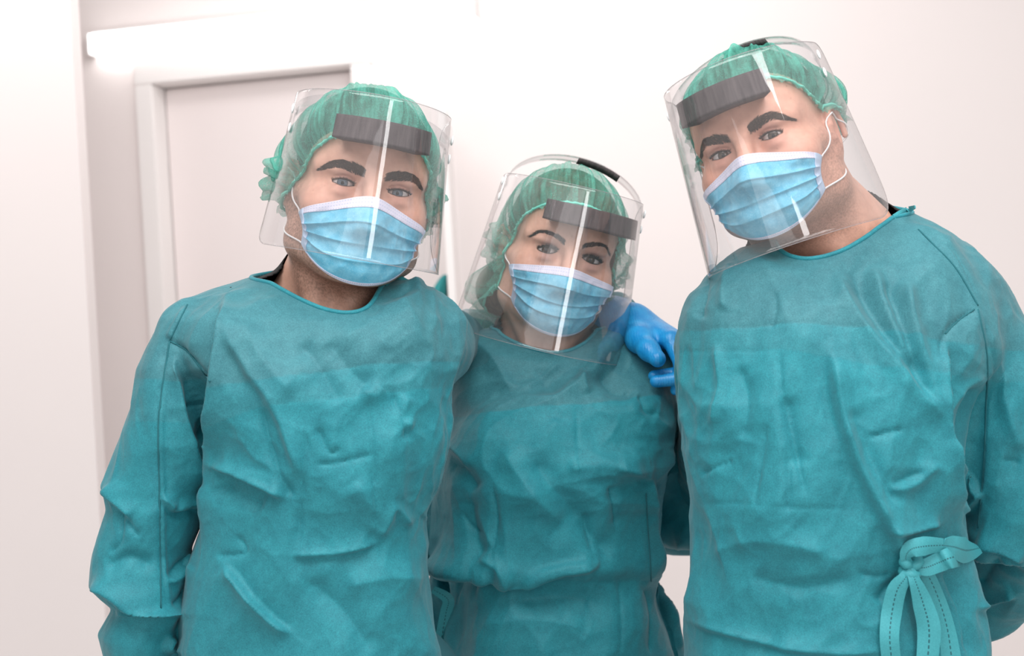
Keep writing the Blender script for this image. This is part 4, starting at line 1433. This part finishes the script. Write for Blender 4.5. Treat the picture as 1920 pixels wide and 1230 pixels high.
left = dict(
    seed=3, Yc=Yc, slices=sl, head=(15.0, 1.0, 9.6, (-.1765, 1.66, .1610), 1.0),
    label='tall man on the left with dark eyebrows in teal gown, mask and visor',
    neck_base=px(632, 572, 1.71), neck_r=.0505, neck_axis=tuple(px(622, 560, 1.71)[:2]), hip=px(600, 1330, 1.70),
    sh_l=px(385, 650, 1.70), sh_r=px(815, 650, 1.73),
    arms=[dict(pts=[px(372, 660, 1.69), px(285, 1000, 1.67), px(268, 1360, 1.66)]), dict(pts=al[:3] + [px(1165, 603, 1.99)], r=[.032, .025, .025, .025])],
    hands=[(px(268, 1440, 1.66), (0.02, -.1, -1), (.6, .5, 0))],
    face=dict(skin=(.72, .43, .325), stubble=.55, iris=(.13, .165, .20), apple=True, brow=1.05, lid_up=.0034, lid_lo=.0032, lid_tilt=-.02,
              brow_pts=[(.011, .0125), (.022, .0155), (.036, .0185), (.048, .0165), (.057, .0105)], brow_w=(.0085, .0112, .0105, .0085, .004), brow_n=900,
              brow_mat=mat('dark_brown_brow', (.055, .034, .025), .7)),
    hair=hair_mat('dark_brown_hair', (.035, .022, .016)),
    cap=dict(slope=.93, z0=-.022, base=.003, puff=.004, bag=lambda d: .020 * np.exp(-((d - 150) / 40.) ** 2) + .010 * np.exp(-((d - 30) / 40.) ** 2)),
    mask=dict(zt=-.011, dt=.030, zb=-.110, db=.036, seed=1.0),
    shield=dict(zt=.098, zb=-.082, amax=104, at=.090, ab=.106, bt=.128, bb=.150, y0=.010, foam=(-36, 36, .0455, .0715), foam_t=.030, strap_z=.066, strap_tilt=22, strap_h=.112, corner=.30, lift=.30),
    gown_prims=[U(loft(sl, Yc), 0), U(loft(sleeve, 1.665, 2.1, 1), .010)] + arm_prims(al, [.048, .037, .037, .041], .03),
    neck_px=[(487, 512), (510, 531), (540, 549), (575, 567), (610, 581), (645, 588), (675, 585), (695, 573), (706, 552), (716, 533), (735, 518)],
    neck_back=[px(620, 497, 1.80), px(520, 500, 1.76), px(715, 506, 1.76)],
    tee=[(-180, .004), (-130, .020), (-105, .030), (-80, .026), (-58, .008), (-40, -.04), (50, -.05), (80, -.01), (110, .004), (180, .004)],
    col_up=UP, col_lo=LO, yoke=[(200, 705), (420, 722), (522, 712), (668, 687), (860, 676)], yoke2=[(200, 790), (420, 790), (492, 762), (675, 742), (860, 722)],
    folds=[
        ('step', 15, 26, [(430, 560), (424, 640), (414, 770), (402, 880), (388, 990)]),
        ('step', 7, 30, [(432, 615), (470, 690), (516, 754), (548, 830), (571, 901)]),
        ('ridge', 6, 26, [(455, 600), (500, 680), (560, 745)]),
        ('valley', 6, 22, [(560, 640), (600, 690), (640, 760)]),
        ('crease', 5, 7, [(492, 754), (510, 830), (532, 898), (559, 943)]),
        ('crease', 3.5, 5, [(580, 800), (572, 880), (566, 940), (558, 1032)]),
        ('step', 11, 20, [(412, 868), (450, 885), (492, 907), (540, 931)]),
        ('valley', 8, 26, [(420, 905), (450, 925), (500, 950)]),
        ('crease', 2.5, 4, [(693, 748), (697, 860), (704, 1005)]),
        ('step', 6, 16, [(545, 1040), (614, 1038), (668, 1026), (705, 1015)]),
        ('ridge', 6, 12, [(705, 1012), (722, 970), (737, 948), (766, 984)]),
        ('stepr', 9, 16, [(424, 1058), (460, 1108), (510, 1166), (548, 1190)]),
        ('crease', 3, 5, [(445, 1000), (462, 1035), (410, 1042)]),
        ('valley', 7, 26, [(614, 639), (645, 680), (668, 706), (699, 730)]),
        ('ridge', 5, 14, [(675, 730), (700, 742), (720, 728)]),
        ('crease', 4, 7, [(736, 736), (748, 790), (756, 830)]),
        ('ridge', 5, 14, [(762, 740), (745, 785), (770, 800)]),
        ('step', 7, 16, [(795, 978), (812, 962), (828, 944)]),
        ('crease', .6, 3, [(522, 712), (600, 699), (668, 687), (760, 681), (858, 678)]),
        ('crease', .6, 3, [(492, 762), (580, 750), (675, 742), (827, 724)]),
        ('crease', 4, 6, [(596, 800), (618, 848), (640, 838)]),
        ('ridge', 5, 22, [(660, 900), (700, 960), (690, 1000)]),
        ('ridge', 7, 30, [(640, 1100), (720, 1080), (790, 1090)]),
        ('valley', 6, 24, [(560, 1080), (640, 1140), (700, 1230)]),
        ('crease', 3, 5, [(590, 870), (640, 866), (700, 850)]),
        ('ridge', 6, 18, [(700, 560), (740, 580), (790, 560)]),
        ('valley', 8, 16, [(712, 545), (745, 560), (775, 545)]),
        ('ridge', 8, 12, [(735, 530), (762, 540), (795, 535)]),
        # sleeve
        ('step', 3.5, 10, [(351, 571), (334, 605), (318, 639)]),
        ('crease', 4, 4, [(318, 639), (303, 740), (297, 809), (299, 919), (300, 1030), (302, 1145)]),
        ('stepr', 4, 10, [(312, 700), (300, 809), (302, 919), (303, 1145)]),
        ('crease', 4, 5, [(318, 639), (338, 650), (356, 664), (394, 716), (414, 757)]),
        ('stepr', 12, 20, [(330, 660), (334, 720), (345, 797), (364, 870), (383, 928)]),
        ('valley', 8, 18, [(372, 690), (378, 760), (396, 840)]),
        ('crease', 3, 4, [(345, 762), (372, 768), (400, 800)]),
        ('step', 7, 16, [(190, 912), (222, 944), (250, 970)]),
        ('step', 8, 12, [(302, 925), (330, 955), (383, 936)]),
        ('valley', 6, 10, [(320, 950), (335, 962), (365, 948)]),
        ('crease', 4, 5, [(222, 950), (226, 1010), (200, 1040)]),
        ('crease', 4, 5, [(235, 975), (262, 1005)]),
        ('step', 16, 22, [(168, 1096), (200, 1104), (223, 1114), (290, 1142), (346, 1152)]),
        ('ridge', 9, 16, [(215, 1140), (260, 1150), (330, 1166)]),
        ('valley', 6, 14, [(196, 1066), (240, 1045), (290, 1060)]),
        ('crease', 5, 6, [(346, 1045), (330, 1060), (312, 1085)]),
        ('step', 7, 12, [(358, 1052), (332, 1076), (306, 1090)]),
        ('crease', 4, 5, [(340, 1100), (322, 1120), (306, 1128)]),
        ('step', 8, 14, [(318, 1190), (310, 1215), (345, 1222)]),
    ])
Lroot, LH, Lgown = person(left)

# the hand that holds the woman's far shoulder
def shoulder_glove(root):
    pr = []
    W = px(1166, 606, 1.945)
    pr.append(U(cone(px(1128, 606, 2.005), px(1150, 606, 1.975), .034, .036), 0))
    pr.append(U(cone(px(1150, 606, 1.975), px(1184, 609, 1.935), .036, .029), .01))
    k = [px(1258, 638, 1.862), px(1269, 638, 1.880), px(1278, 644, 1.908), px(1286, 650, 1.925)]
    wr = [px(1186, 617, 1.925), px(1188, 607, 1.932), px(1190, 602, 1.940), px(1190, 606, 1.952)]
    for a, b in zip(wr, k):
        pr.append(U(cone(a, b, .0185, .0130), .014))
    chain(pr, [k[0], px(1277, 682, 1.838), px(1274, 710, 1.836), px(1266, 732, 1.842)], [.0120, .0094, .0085, .0066], .004)
    chain(pr, [k[1], px(1304, 690, 1.845), px(1276, 710, 1.832), px(1230, 715, 1.836)], [.0120, .0098, .0090, .0082], .003)
    chain(pr, [k[2], px(1310, 684, 1.868), px(1270, 700, 1.852), px(1226, 705, 1.852)], [.0115, .0095, .0088, .0076], .003)
    chain(pr, [k[3], px(1312, 690, 1.915), px(1296, 712, 1.905), px(1278, 722, 1.90)], [.011, .009, .008, .007], .004)
    chain(pr, [px(1190, 616, 1.925), px(1199, 636, 1.878), px(1216, 656, 1.846), px(1233, 673, 1.828)], [.0230, .0172, .0128, .0108], .010)
    lo = np.array([p[2] for p in pr]).min(0) - .015; hi = np.array([p[3] for p in pr]).max(0) + .015
    g = glove_mesh('glove', pr, lo, hi, root, .0018)
    a = px(1182, 609, 1.937); ax_ = px(1184, 609, 1.935) - px(1150, 606, 1.975); ax_ /= np.linalg.norm(ax_)
    u = np.cross(ax_, (0, 0, 1.)); u /= np.linalg.norm(u); v_ = np.cross(ax_, u)
    t = np.linspace(0, 2 * np.pi, 40, endpoint=False)
    ring = px(1158, 607, 1.966) + .0355 * (np.cos(t)[:, None] * u + np.sin(t)[:, None] * v_)
    tv, tf = tube_mesh(ring, .0022, 6, True)
    mesh_obj('cuff_roll', tv, tf, M_GLOVE, g)
shoulder_glove(Lroot)

# ---- woman
Yc = 1.93
sl = [(575, 1000, 1060, .035, .03), (598, 965, 1095, .045, .03), (612, 928, 1135, .055, .03), (628, 893, 1178, .068, .025), (645, 872, 1215, .080, .02), (665, 862, 1226, .086, .016),
      (700, 857, 1240, .098, .010), (760, 850, 1246, .118, -.010), (800, 840, 1250, .126, -.018), (850, 828, 1243, .130, -.022), (900, 818, 1236, .128, -.018), (945, 809, 1230, .124, -.012), (1000, 806, 1226, .122, -.008), (1045, 808, 1224, .120, -.006),
      (1062, 826, 1222, .112, 0), (1085, 842, 1221, .108, 0), (1110, 846, 1222, .108, 0), (1170, 842, 1236, .112, 0), (1240, 838, 1256, .116, 0), (1500, 825, 1280, .13, 0), (2000, 800, 1300, .15, 0)]
ar = [px(1222, 705, 1.96), px(1256, 850, 2.01), px(1256, 945, 2.05), px(1350, 985, 2.00)]
al2 = [px(885, 705, 1.97), px(850, 850, 2.02), px(838, 960, 2.06), px(760, 1010, 1.98)]
woman = dict(
    seed=5, crumple=1.8, Yc=Yc, slices=sl, head=(9.0, 3.0, 12.5, (.0640, 1.92, .1010), .955),
    label='shorter woman in the middle with thin eyebrows in teal gown, mask and visor',
    neck_base=px(1022, 650, 1.955), neck_r=.0475, neck_axis=tuple(px(1022, 630, 1.955)[:2]), hip=px(1035, 1300, 1.95),
    sh_l=px(915, 710, 1.97), sh_r=px(1195, 710, 1.97),
    arms=[dict(pts=al2, r=[.032, .030, .028, .024]), dict(pts=ar, r=[.032, .030, .028, .024])],
    hands=[(px(1400, 1010, 1.99), (.95, .0, -.3), (-.1, -.8, 0)), (px(700, 1030, 1.98), (-.95, 0, -.3), (.1, -.8, 0))],
    face=dict(skin=(.70, .42, .315), stubble=0, iris=(.060, .036, .022), jaw=.92, brow=.75, lid_up=.0044, lid_lo=.0036, lid_tilt=.08, lash_n=110, lash_l=.0075, lash_r=.00036,
              line_up=.0011, line_lo=.00065, liner=(.03, .018, .018), shadow_tint=(.42, .46, .38),
              brow_pts=[(.012, .0135), (.022, .0185), (.034, .0225), (.046, .0215), (.055, .0135)], brow_w=(.0066, .0064, .0056, .0040, .0020), brow_n=560,
              brow_mat=mat('black_brow', (.016, .010, .009), .7), brow_r=.00026),
    hair=hair_mat('brown_hair', (.10, .065, .040)), hair_off=.004,
    hair_extra=[U(ell((-.060, .050, -.068), (.040, .044, .040)), .01), U(cone((.0685, -.030, .030), (.0720, -.014, -.050), .006, .004), .004), U(cone((.066, .03, -.03), (.05, .06, -.09), .03, .012), .01)],
    cap=dict(slope=.95, z0=-.012, base=.004, puff=.010, mat=M_CAP_THIN,
             bag=lambda d: .008 * np.exp(-((d - 135) / 28.) ** 2) + .012 * np.exp(-((d - 30) / 35.) ** 2),
             dip=lambda d: -.056 * np.exp(-((d - 130) / 36.) ** 2) - .02 * np.exp(-((d - 20) / 30.) ** 2)),
    mask=dict(zt=-.017, dt=.014, zb=-.112, db=.036, seed=4.0, pleats=((.30, -.02), (.52, -.06), (.72, -.12))),
    shield=dict(zt=.092, zb=-.132, amax=100, at=.100, ab=.124, bt=.126, bb=.150, y0=.008, foam=(-30, 58, .040, .067), foam_t=.030, strap_z=.070, strap_tilt=62, strap_h=.073, corner=.36, lift=.30, dark=(44, 64)),
    gown_prims=[U(loft(sl, Yc), 0)] + arm_prims(ar, [.056, .058, .052, .045], .035) + arm_prims(al2, [.056, .055, .050, .045], .035) +
               [U(cone(px(1222, 1110, 1.96), px(1250, 1290, 1.98), .010, .040), .012), U(cone(px(838, 1075, 1.99), px(812, 1300, 2.01), .022, .050), .012)],
    neck_px=[(935, 620), (950, 634), (975, 646), (1005, 656), (1040, 662), (1070, 657), (1095, 644), (1110, 630), (1117, 619)],
    neck_back=[px(1020, 598, 2.03), px(950, 604, 2.0), px(1100, 604, 2.0)],
    tee=[(-180, .004), (-120, .010), (-85, .012), (-60, .002), (-40, -.05), (40, -.05), (60, .002), (85, .012), (120, .010), (180, .004)],
    col_up=UP, col_lo=LO, yoke=[(800, 786), (883, 778), (998, 767), (1183, 751), (1290, 746)],
    folds=[
        ('valley', 10, 28, [(985, 850), (1040, 920), (1107, 1001), (1151, 1055)]),
        ('ridge', 8, 26, [(940, 840), (985, 900), (1060, 985)]),
        ('step', 9, 16, [(905, 1067), (960, 1086), (1036, 1072), (1107, 1060), (1120, 1042)]),
        ('stepr', 5, 14, [(975, 1086), (1040, 1064), (1110, 1052)]),
        ('step', 16, 24, [(800, 1050), (830, 1058), (862, 1064), (930, 1078)]),
        ('valley', 12, 22, [(820, 1085), (860, 1090), (900, 1092)]),
        ('stepr', 10, 20, [(1208, 880), (1211, 930), (1214, 985), (1222, 1105)]),
        ('crease', 5, 6, [(1140, 905), (1148, 950), (1156, 990)]),
        ('crease', 5, 7, [(1096, 960), (1104, 1000), (1112, 1040)]),
        ('ridge', 6, 10, [(1094, 690), (1092, 715), (1102, 742)]),
        ('valley', 6, 20, [(1120, 700), (1150, 735), (1190, 745)]),
        ('crease', 4, 6, [(927, 905), (934, 974), (922, 1050)]),
        ('valley', 6, 16, [(880, 930), (890, 1000), (910, 1050)]),
        ('crease', 3, 5, [(860, 960), (880, 990), (905, 1000)]),
        ('ridge', 7, 12, [(900, 1040), (935, 1060), (960, 1085)]),
        ('crease', 4, 6, [(1192, 745), (1200, 775), (1222, 785)]),
        ('step', 6, 18, [(1150, 870), (1180, 880), (1212, 892)]),
        ('ridge', 6, 20, [(1060, 880), (1130, 870), (1200, 880)]),
        ('crease', .6, 3, [(883, 778), (998, 767), (1090, 759), (1183, 751)]),
        ('crease', 1.8, 3, [(1155, 1080), (1157, 1150), (1158, 1230)]),
        ('crease', 1.6, 3, [(1080, 760), (1086, 850), (1090, 930)]),
        ('valley', 6, 22, [(960, 1130), (1040, 1120), (1130, 1130)]),
        ('ridge', 5, 26, [(900, 1170), (1000, 1160), (1110, 1180)]),
        ('valley', 6, 16, [(838, 870), (870, 880), (900, 920)]),
        ('step', 6, 14, [(835, 830), (862, 850), (884, 878)]),
        ('ridge', 5, 16, [(890, 640), (930, 680), (960, 740)]),
        ('valley', 5, 20, [(1000, 690), (1040, 740), (1050, 800)]),
        ('ridge', 5, 12, [(1110, 640), (1122, 662), (1118, 690)]),
        ('crease', 4, 6, [(1226, 1118), (1238, 1170), (1252, 1230)]),
        ('ridge', 6, 8, [(1232, 1118), (1250, 1160), (1268, 1225)]),
        ('crease', 4, 6, [(1190, 1090), (1205, 1130), (1212, 1230)]),
    ])
Wroot, WH, Wgown = person(woman)

# ---- right man
Yc = 1.63
sl = [(340, 1590, 1640, .035, .05), (375, 1560, 1690, .045, .045), (398, 1530, 1728, .058, .04), (420, 1490, 1762, .070, .035), (445, 1440, 1794, .082, .028), (475, 1388, 1822, .093, .02), (510, 1340, 1850, .104, .012),
      (560, 1293, 1868, .116, .004), (600, 1278, 1868, .123, -.002), (640, 1271, 1862, .128, -.005), (700, 1272, 1835, .133, -.008), (760, 1277, 1805, .136, -.010), (820, 1284, 1790, .138, -.012), (880, 1290, 1786, .138, -.012), (940, 1296, 1788, .136, -.012), (1000, 1300, 1792, .134, -.01),
      (1060, 1297, 1803, .134, -.01), (1130, 1290, 1815, .136, -.01), (1230, 1288, 1832, .140, -.01), (1500, 1280, 1860, .15, 0), (2100, 1260, 1890, .17, 0)]
rsl = [(470, 1775, 1815, .03), (500, 1790, 1846, .045), (530, 1800, 1868, .055), (570, 1802, 1893, .060), (620, 1794, 1920, .064), (690, 1778, 1958, .068), (760, 1762, 1985, .072), (800, 1757, 2002, .074), (850, 1766, 2020, .075), (900, 1780, 2036, .075), (940, 1796, 2045, .073), (968, 1808, 2046, .070), (1000, 1812, 2046, .062), (1045, 1830, 2030, .045)]
fa = [px(1960, 985, 1.67), px(1905, 1062, 1.74), px(1838, 1112, 1.80), px(1700, 1100, 1.86)]
ra = [px(1365, 650, 1.72), px(1350, 850, 1.93), px(1300, 968, 2.10), px(1130, 990, 2.17)]
right = dict(
    seed=9, Yc=Yc, slices=sl, head=(-27.0, -4.0, -20.0, (.2890, 1.62, .2060), .955),
    label='tall man on the right with tilted head and a side bow on his gown',
    neck_base=px(1578, 462, 1.67), neck_r=.0600, neck_axis=tuple(px(1578, 450, 1.67)[:2]), hip=px(1560, 1330, 1.66),
    sh_l=px(1370, 640, 1.67), sh_r=px(1810, 620, 1.67),
    arms=[dict(pts=[px(1835, 640, 1.66), px(1945, 960, 1.68), px(1740, 1100, 1.85)]), dict(pts=ra, r=[.032, .030, .028, .024])],
    hands=[(px(1640, 1095, 1.88), (-1, .05, .1), (0, .3, -.9)), (px(1060, 1000, 2.19), (-1, .05, -.1), (0, -1, 0))],
    face=dict(skin=(.74, .42, .315), stubble=.40, iris=(.10, .075, .06), chin_up=.008, apple=True, brow=1.1, lid_up=.0034, lid_lo=.0032, lid_tilt=.0,
              brow_pts=[(.012, .0120), (.024, .0155), (.038, .0190), (.048, .0160), (.057, .0090)], brow_w=(.0090, .0112, .0105, .0085, .004), brow_n=800,
              brow_mat=mat('brown_brow', (.075, .048, .036), .7)),
    hair=hair_mat('short_brown_hair', (.045, .028, .020)),
    cap=dict(slope=.68, z0=.016, base=.003, puff=.004, bag=lambda d: .020 * np.exp(-((d - 40) / 45.) ** 2), dip=lambda d: .014 * np.exp(-((d - 22) / 24.) ** 2)),
    mask=dict(zt=-.013, dt=.027, zb=-.110, db=.034, seed=8.0, pleats=((.31, .03), (.55, -.03), (.76, -.08))),
    shield=dict(zt=.094, zb=-.128, amax=102, at=.094, ab=.112, bt=.128, bb=.152, y0=.010, foam=(-38, 33, .043, .072), foam_t=.030, strap_z=.066, strap_tilt=60, strap_h=.067, corner=.30, lift=.30, dark=(40, 58)),
    gown_prims=[U(loft(sl, Yc), 0), U(loft(rsl, 1.645, 2.1, 1), .022)] + arm_prims(fa, [.058, .056, .050, .042], .012) + arm_prims(ra, [.058, .052, .048, .042], .03),
    neck_px=[(1455, 452), (1462, 468), (1478, 480), (1510, 487), (1545, 482), (1580, 470), (1615, 450), (1645, 428), (1672, 408)],
    neck_back=[px(1600, 372, 1.77), px(1500, 415, 1.74), px(1690, 388, 1.73)],
    tee=[(-180, .004), (-120, .006), (-80, -.02), (-40, -.06), (30, -.06), (48, -.012), (68, .018), (95, .022), (130, .012), (180, .004)],
    col_up=UP, col_lo=LO, yoke=[(1240, 624), (1275, 622), (1468, 608), (1655, 618), (1760, 640), (1921, 660)], yoke2=[(1240, 658), (1470, 656), (1655, 690), (1760, 700), (1921, 720)],
    folds=[
        ('step', 14, 30, [(1560, 655), (1574, 767), (1600, 850), (1627, 912), (1660, 985), (1690, 1050)]),
        ('valley', 8, 22, [(1590, 760), (1630, 870), (1670, 950)]),
        ('ridge', 9, 20, [(1560, 500), (1600, 580), (1682, 691), (1751, 795)]),
        ('valley', 8, 18, [(1600, 510), (1640, 590), (1700, 690), (1745, 760)]),
        ('ridge', 8, 16, [(1634, 490), (1668, 600), (1706, 690)]),
        ('ridge', 8, 16, [(1690, 520), (1716, 640), (1744, 767)]),
        ('valley', 8, 14, [(1662, 520), (1692, 620), (1724, 720)]),
        ('stepr', 15, 24, [(1768, 640), (1756, 720), (1753, 795), (1772, 905), (1795, 967)]),
        ('crease', 4, 4, [(1834, 580), (1851, 670), (1849, 770), (1845, 864), (1833, 1002)]),
        ('step', 4, 10, [(1838, 590), (1853, 670), (1847, 864), (1835, 1002)]),
        ('crease', 4, 4, [(1715, 425), (1750, 462), (1793, 504), (1834, 573)]),
        ('step', 4, 10, [(1724, 435), (1793, 504), (1834, 573)]),
        ('crease', 4, 5, [(1827, 580), (1790, 605), (1765, 632), (1755, 684)]),
        ('ridge', 7, 14, [(1757, 795), (1800, 735), (1845, 700)]),
        ('stepr', 8, 16, [(1758, 815), (1800, 880), (1838, 930)]),
        ('valley', 7, 16, [(1830, 720), (1810, 790), (1800, 850)]),
        ('step', 9, 16, [(1800, 962), (1830, 935), (1842, 918)]),
        ('ridge', 6, 14, [(1870, 690), (1890, 780), (1915, 850)]),
        ('crease', 4, 5, [(1880, 860), (1915, 868)]),
        ('step', 9, 14, [(1838, 1010), (1880, 1020), (1920, 1046)]),
        ('crease', 4, 6, [(1625, 820), (1655, 812), (1685, 803)]),
        ('ridge', 6, 12, [(1655, 915), (1705, 905), (1740, 862)]),
        ('crease', 4, 6, [(1660, 905), (1690, 895), (1720, 880)]),
        ('step', 8, 14, [(1650, 985), (1700, 988), (1755, 980)]),
        ('crease', 3.5, 5, [(1461, 656), (1468, 739), (1496, 864), (1516, 940)]),
        ('crease', 3, 5, [(1440, 790), (1428, 880), (1420, 955)]),
        ('crease', 3, 5, [(1478, 850), (1482, 910), (1478, 960)]),
        ('valley', 6, 18, [(1475, 740), (1492, 820), (1500, 880)]),
        ('crease', .6, 3, [(1275, 660), (1380, 657), (1468, 656)]),
        ('crease', .6, 3, [(1275, 622), (1468, 608), (1655, 618)]),
        ('crease', 1.0, 3, [(1302, 943), (1420, 943), (1510, 950), (1613, 954)]),
        ('crease', 3, 4, [(1318, 890), (1345, 875), (1372, 864)]),
        ('step', 6, 14, [(1292, 1161), (1360, 1185), (1447, 1209), (1560, 1222), (1655, 1218)]),
        ('valley', 6, 20, [(1400, 1080), (1500, 1100), (1600, 1080)]),
        ('ridge', 6, 26, [(1330, 1040), (1430, 1010), (1560, 1030)]),
        ('crease', 4, 6, [(1668, 1072), (1640, 1078), (1605, 1070)]),
        ('valley', 6, 12, [(1690, 1082), (1660, 1100), (1640, 1130)]),
        ('valley', 6, 10, [(1330, 520), (1322, 560), (1310, 600)]),
        ('ridge', 5, 12, [(1380, 500), (1365, 540), (1362, 590)]),
        ('crease', 3, 6, [(1452, 545), (1456, 580), (1446, 620)]),
        ('crease', 5, 8, [(1740, 1075), (1775, 1150), (1792, 1235)]),
        ('crease', 5, 8, [(1765, 1060), (1795, 1130), (1812, 1235)]),
        ('step', 8, 14, [(1815, 1140), (1860, 1132), (1905, 1116)]),
        ('valley', 5, 14, [(1830, 1100), (1860, 1060), (1880, 1040)]),
        ('ridge', 5, 10, [(1340, 640), (1350, 720), (1340, 800)]),
        ('valley', 5, 16, [(1380, 680), (1400, 760), (1390, 830)]),
    ])
Rroot, RH, Rgown = person(right)

# side bow and loose ties, laid on the cloth they belong to
def on(sp, pts, lift=.006):
    out = []
    for x, y, *l in pts:
        q = first_hit(sp['gown_prims'], x, y, sp['Yc'] - .3, sp['Yc'] + .2, 400)
        if q is None:
            q = px(x, y, sp['Yc'] - .05)
        q = q * (1 - (lift + (l[0] if l else 0)) / q[1])
        out.append(q)
    return np.array(out)
strip('tie_ribbon', on(right, [(1706, 1066, .012), (1697, 1084, .016), (1682, 1106, .012), (1672, 1150, .008), (1668, 1196, .012), (1673, 1250, .006)], .008), [.008, .014, .020, .0215, .020, .020], M_RIBBON, Rgown)
strip('tie_ribbon', on(right, [(1707, 1066, .014), (1716, 1090, .018), (1730, 1130, .014), (1742, 1180, .012), (1738, 1250, .008)], .010), [.008, .014, .022, .024, .022], M_RIBBON, Rgown, twist=[0, .3, .2, -.2, 0])
strip('tie_ribbon', on(right, [(1712, 1058, .010), (1735, 1072, .010), (1758, 1120, .006), (1776, 1180, .004), (1786, 1250, .004)], .006), [.008, .016, .020, .020, .022], M_RIBBON, Rgown, twist=[0, .3, .5, .3, 0])
strip('bow_loop', on(right, [(1708, 1062, .014), (1698, 1046, .02), (1708, 1030, .026), (1735, 1024, .03), (1768, 1022, .032)], .008), [.009, .011, .018, .020, .014], M_RIBBON, Rgown, twist=[0, .2, .2, 0, -.2])
strip('bow_loop', on(right, [(1768, 1022, .032), (1790, 1026, .034), (1812, 1032, .032), (1836, 1028, .028)], .008), [.014, .024, .028, .012], M_RIBBON, Rgown, twist=[-.2, .4, .2, .9])
strip('bow_loop', on(right, [(1710, 1064, .012), (1736, 1064, .02), (1762, 1054, .026), (1790, 1044, .030), (1826, 1042, .028)], .008), [.010, .018, .020, .022, .020], M_RIBBON, Rgown, twist=[0, .2, .1, .5, .3])
kp = on(right, [(1708, 1062)], .018)[0]
t = np.linspace(0, 2 * np.pi, 30)
kn = kp + np.stack([.008 * np.sin(2 * t), .006 * np.cos(3 * t), .008 * np.cos(t)], 1)
tv, tf = tube_mesh(kn, .0055 + .001 * np.sin(5 * t), 8)
mesh_obj('bow_knot', tv, tf, M_RIBBON, Rgown, uv=np.zeros((len(tv), 2)))
strip('patch', on(right, [(1662, 1066), (1682, 1068), (1698, 1066)], .002), [.027, .022, .010], M_RIBBON, Rgown)
strip('neck_tie', on(right, [(1676, 407), (1690, 400), (1702, 394, -.01), (1716, 388, -.01)], .004), [.006, .008, .008, .004], M_RIBBON, Rgown)
strip('neck_tie', on(left, [(722, 532), (738, 520), (762, 533, .0), (792, 545, .004)], .004), [.006, .010, .012, .012], M_RIBBON, Lgown)
strip('tie_ribbon', [px(812, 1105, 1.90), px(840, 1124, 1.895), px(836, 1150, 1.90), px(828, 1200, 1.905), px(822, 1260, 1.91)], [.010, .016, .016, .018, .018], M_RIBBON, Wgown)

# stitched seams on the sleeves and shoulders, lying on the finished cloth
M_SEAM = mat('dark_seam_thread', (.010, .125, .150), .8)  # seam thread in one even dark teal
bpy.context.view_layer.update()
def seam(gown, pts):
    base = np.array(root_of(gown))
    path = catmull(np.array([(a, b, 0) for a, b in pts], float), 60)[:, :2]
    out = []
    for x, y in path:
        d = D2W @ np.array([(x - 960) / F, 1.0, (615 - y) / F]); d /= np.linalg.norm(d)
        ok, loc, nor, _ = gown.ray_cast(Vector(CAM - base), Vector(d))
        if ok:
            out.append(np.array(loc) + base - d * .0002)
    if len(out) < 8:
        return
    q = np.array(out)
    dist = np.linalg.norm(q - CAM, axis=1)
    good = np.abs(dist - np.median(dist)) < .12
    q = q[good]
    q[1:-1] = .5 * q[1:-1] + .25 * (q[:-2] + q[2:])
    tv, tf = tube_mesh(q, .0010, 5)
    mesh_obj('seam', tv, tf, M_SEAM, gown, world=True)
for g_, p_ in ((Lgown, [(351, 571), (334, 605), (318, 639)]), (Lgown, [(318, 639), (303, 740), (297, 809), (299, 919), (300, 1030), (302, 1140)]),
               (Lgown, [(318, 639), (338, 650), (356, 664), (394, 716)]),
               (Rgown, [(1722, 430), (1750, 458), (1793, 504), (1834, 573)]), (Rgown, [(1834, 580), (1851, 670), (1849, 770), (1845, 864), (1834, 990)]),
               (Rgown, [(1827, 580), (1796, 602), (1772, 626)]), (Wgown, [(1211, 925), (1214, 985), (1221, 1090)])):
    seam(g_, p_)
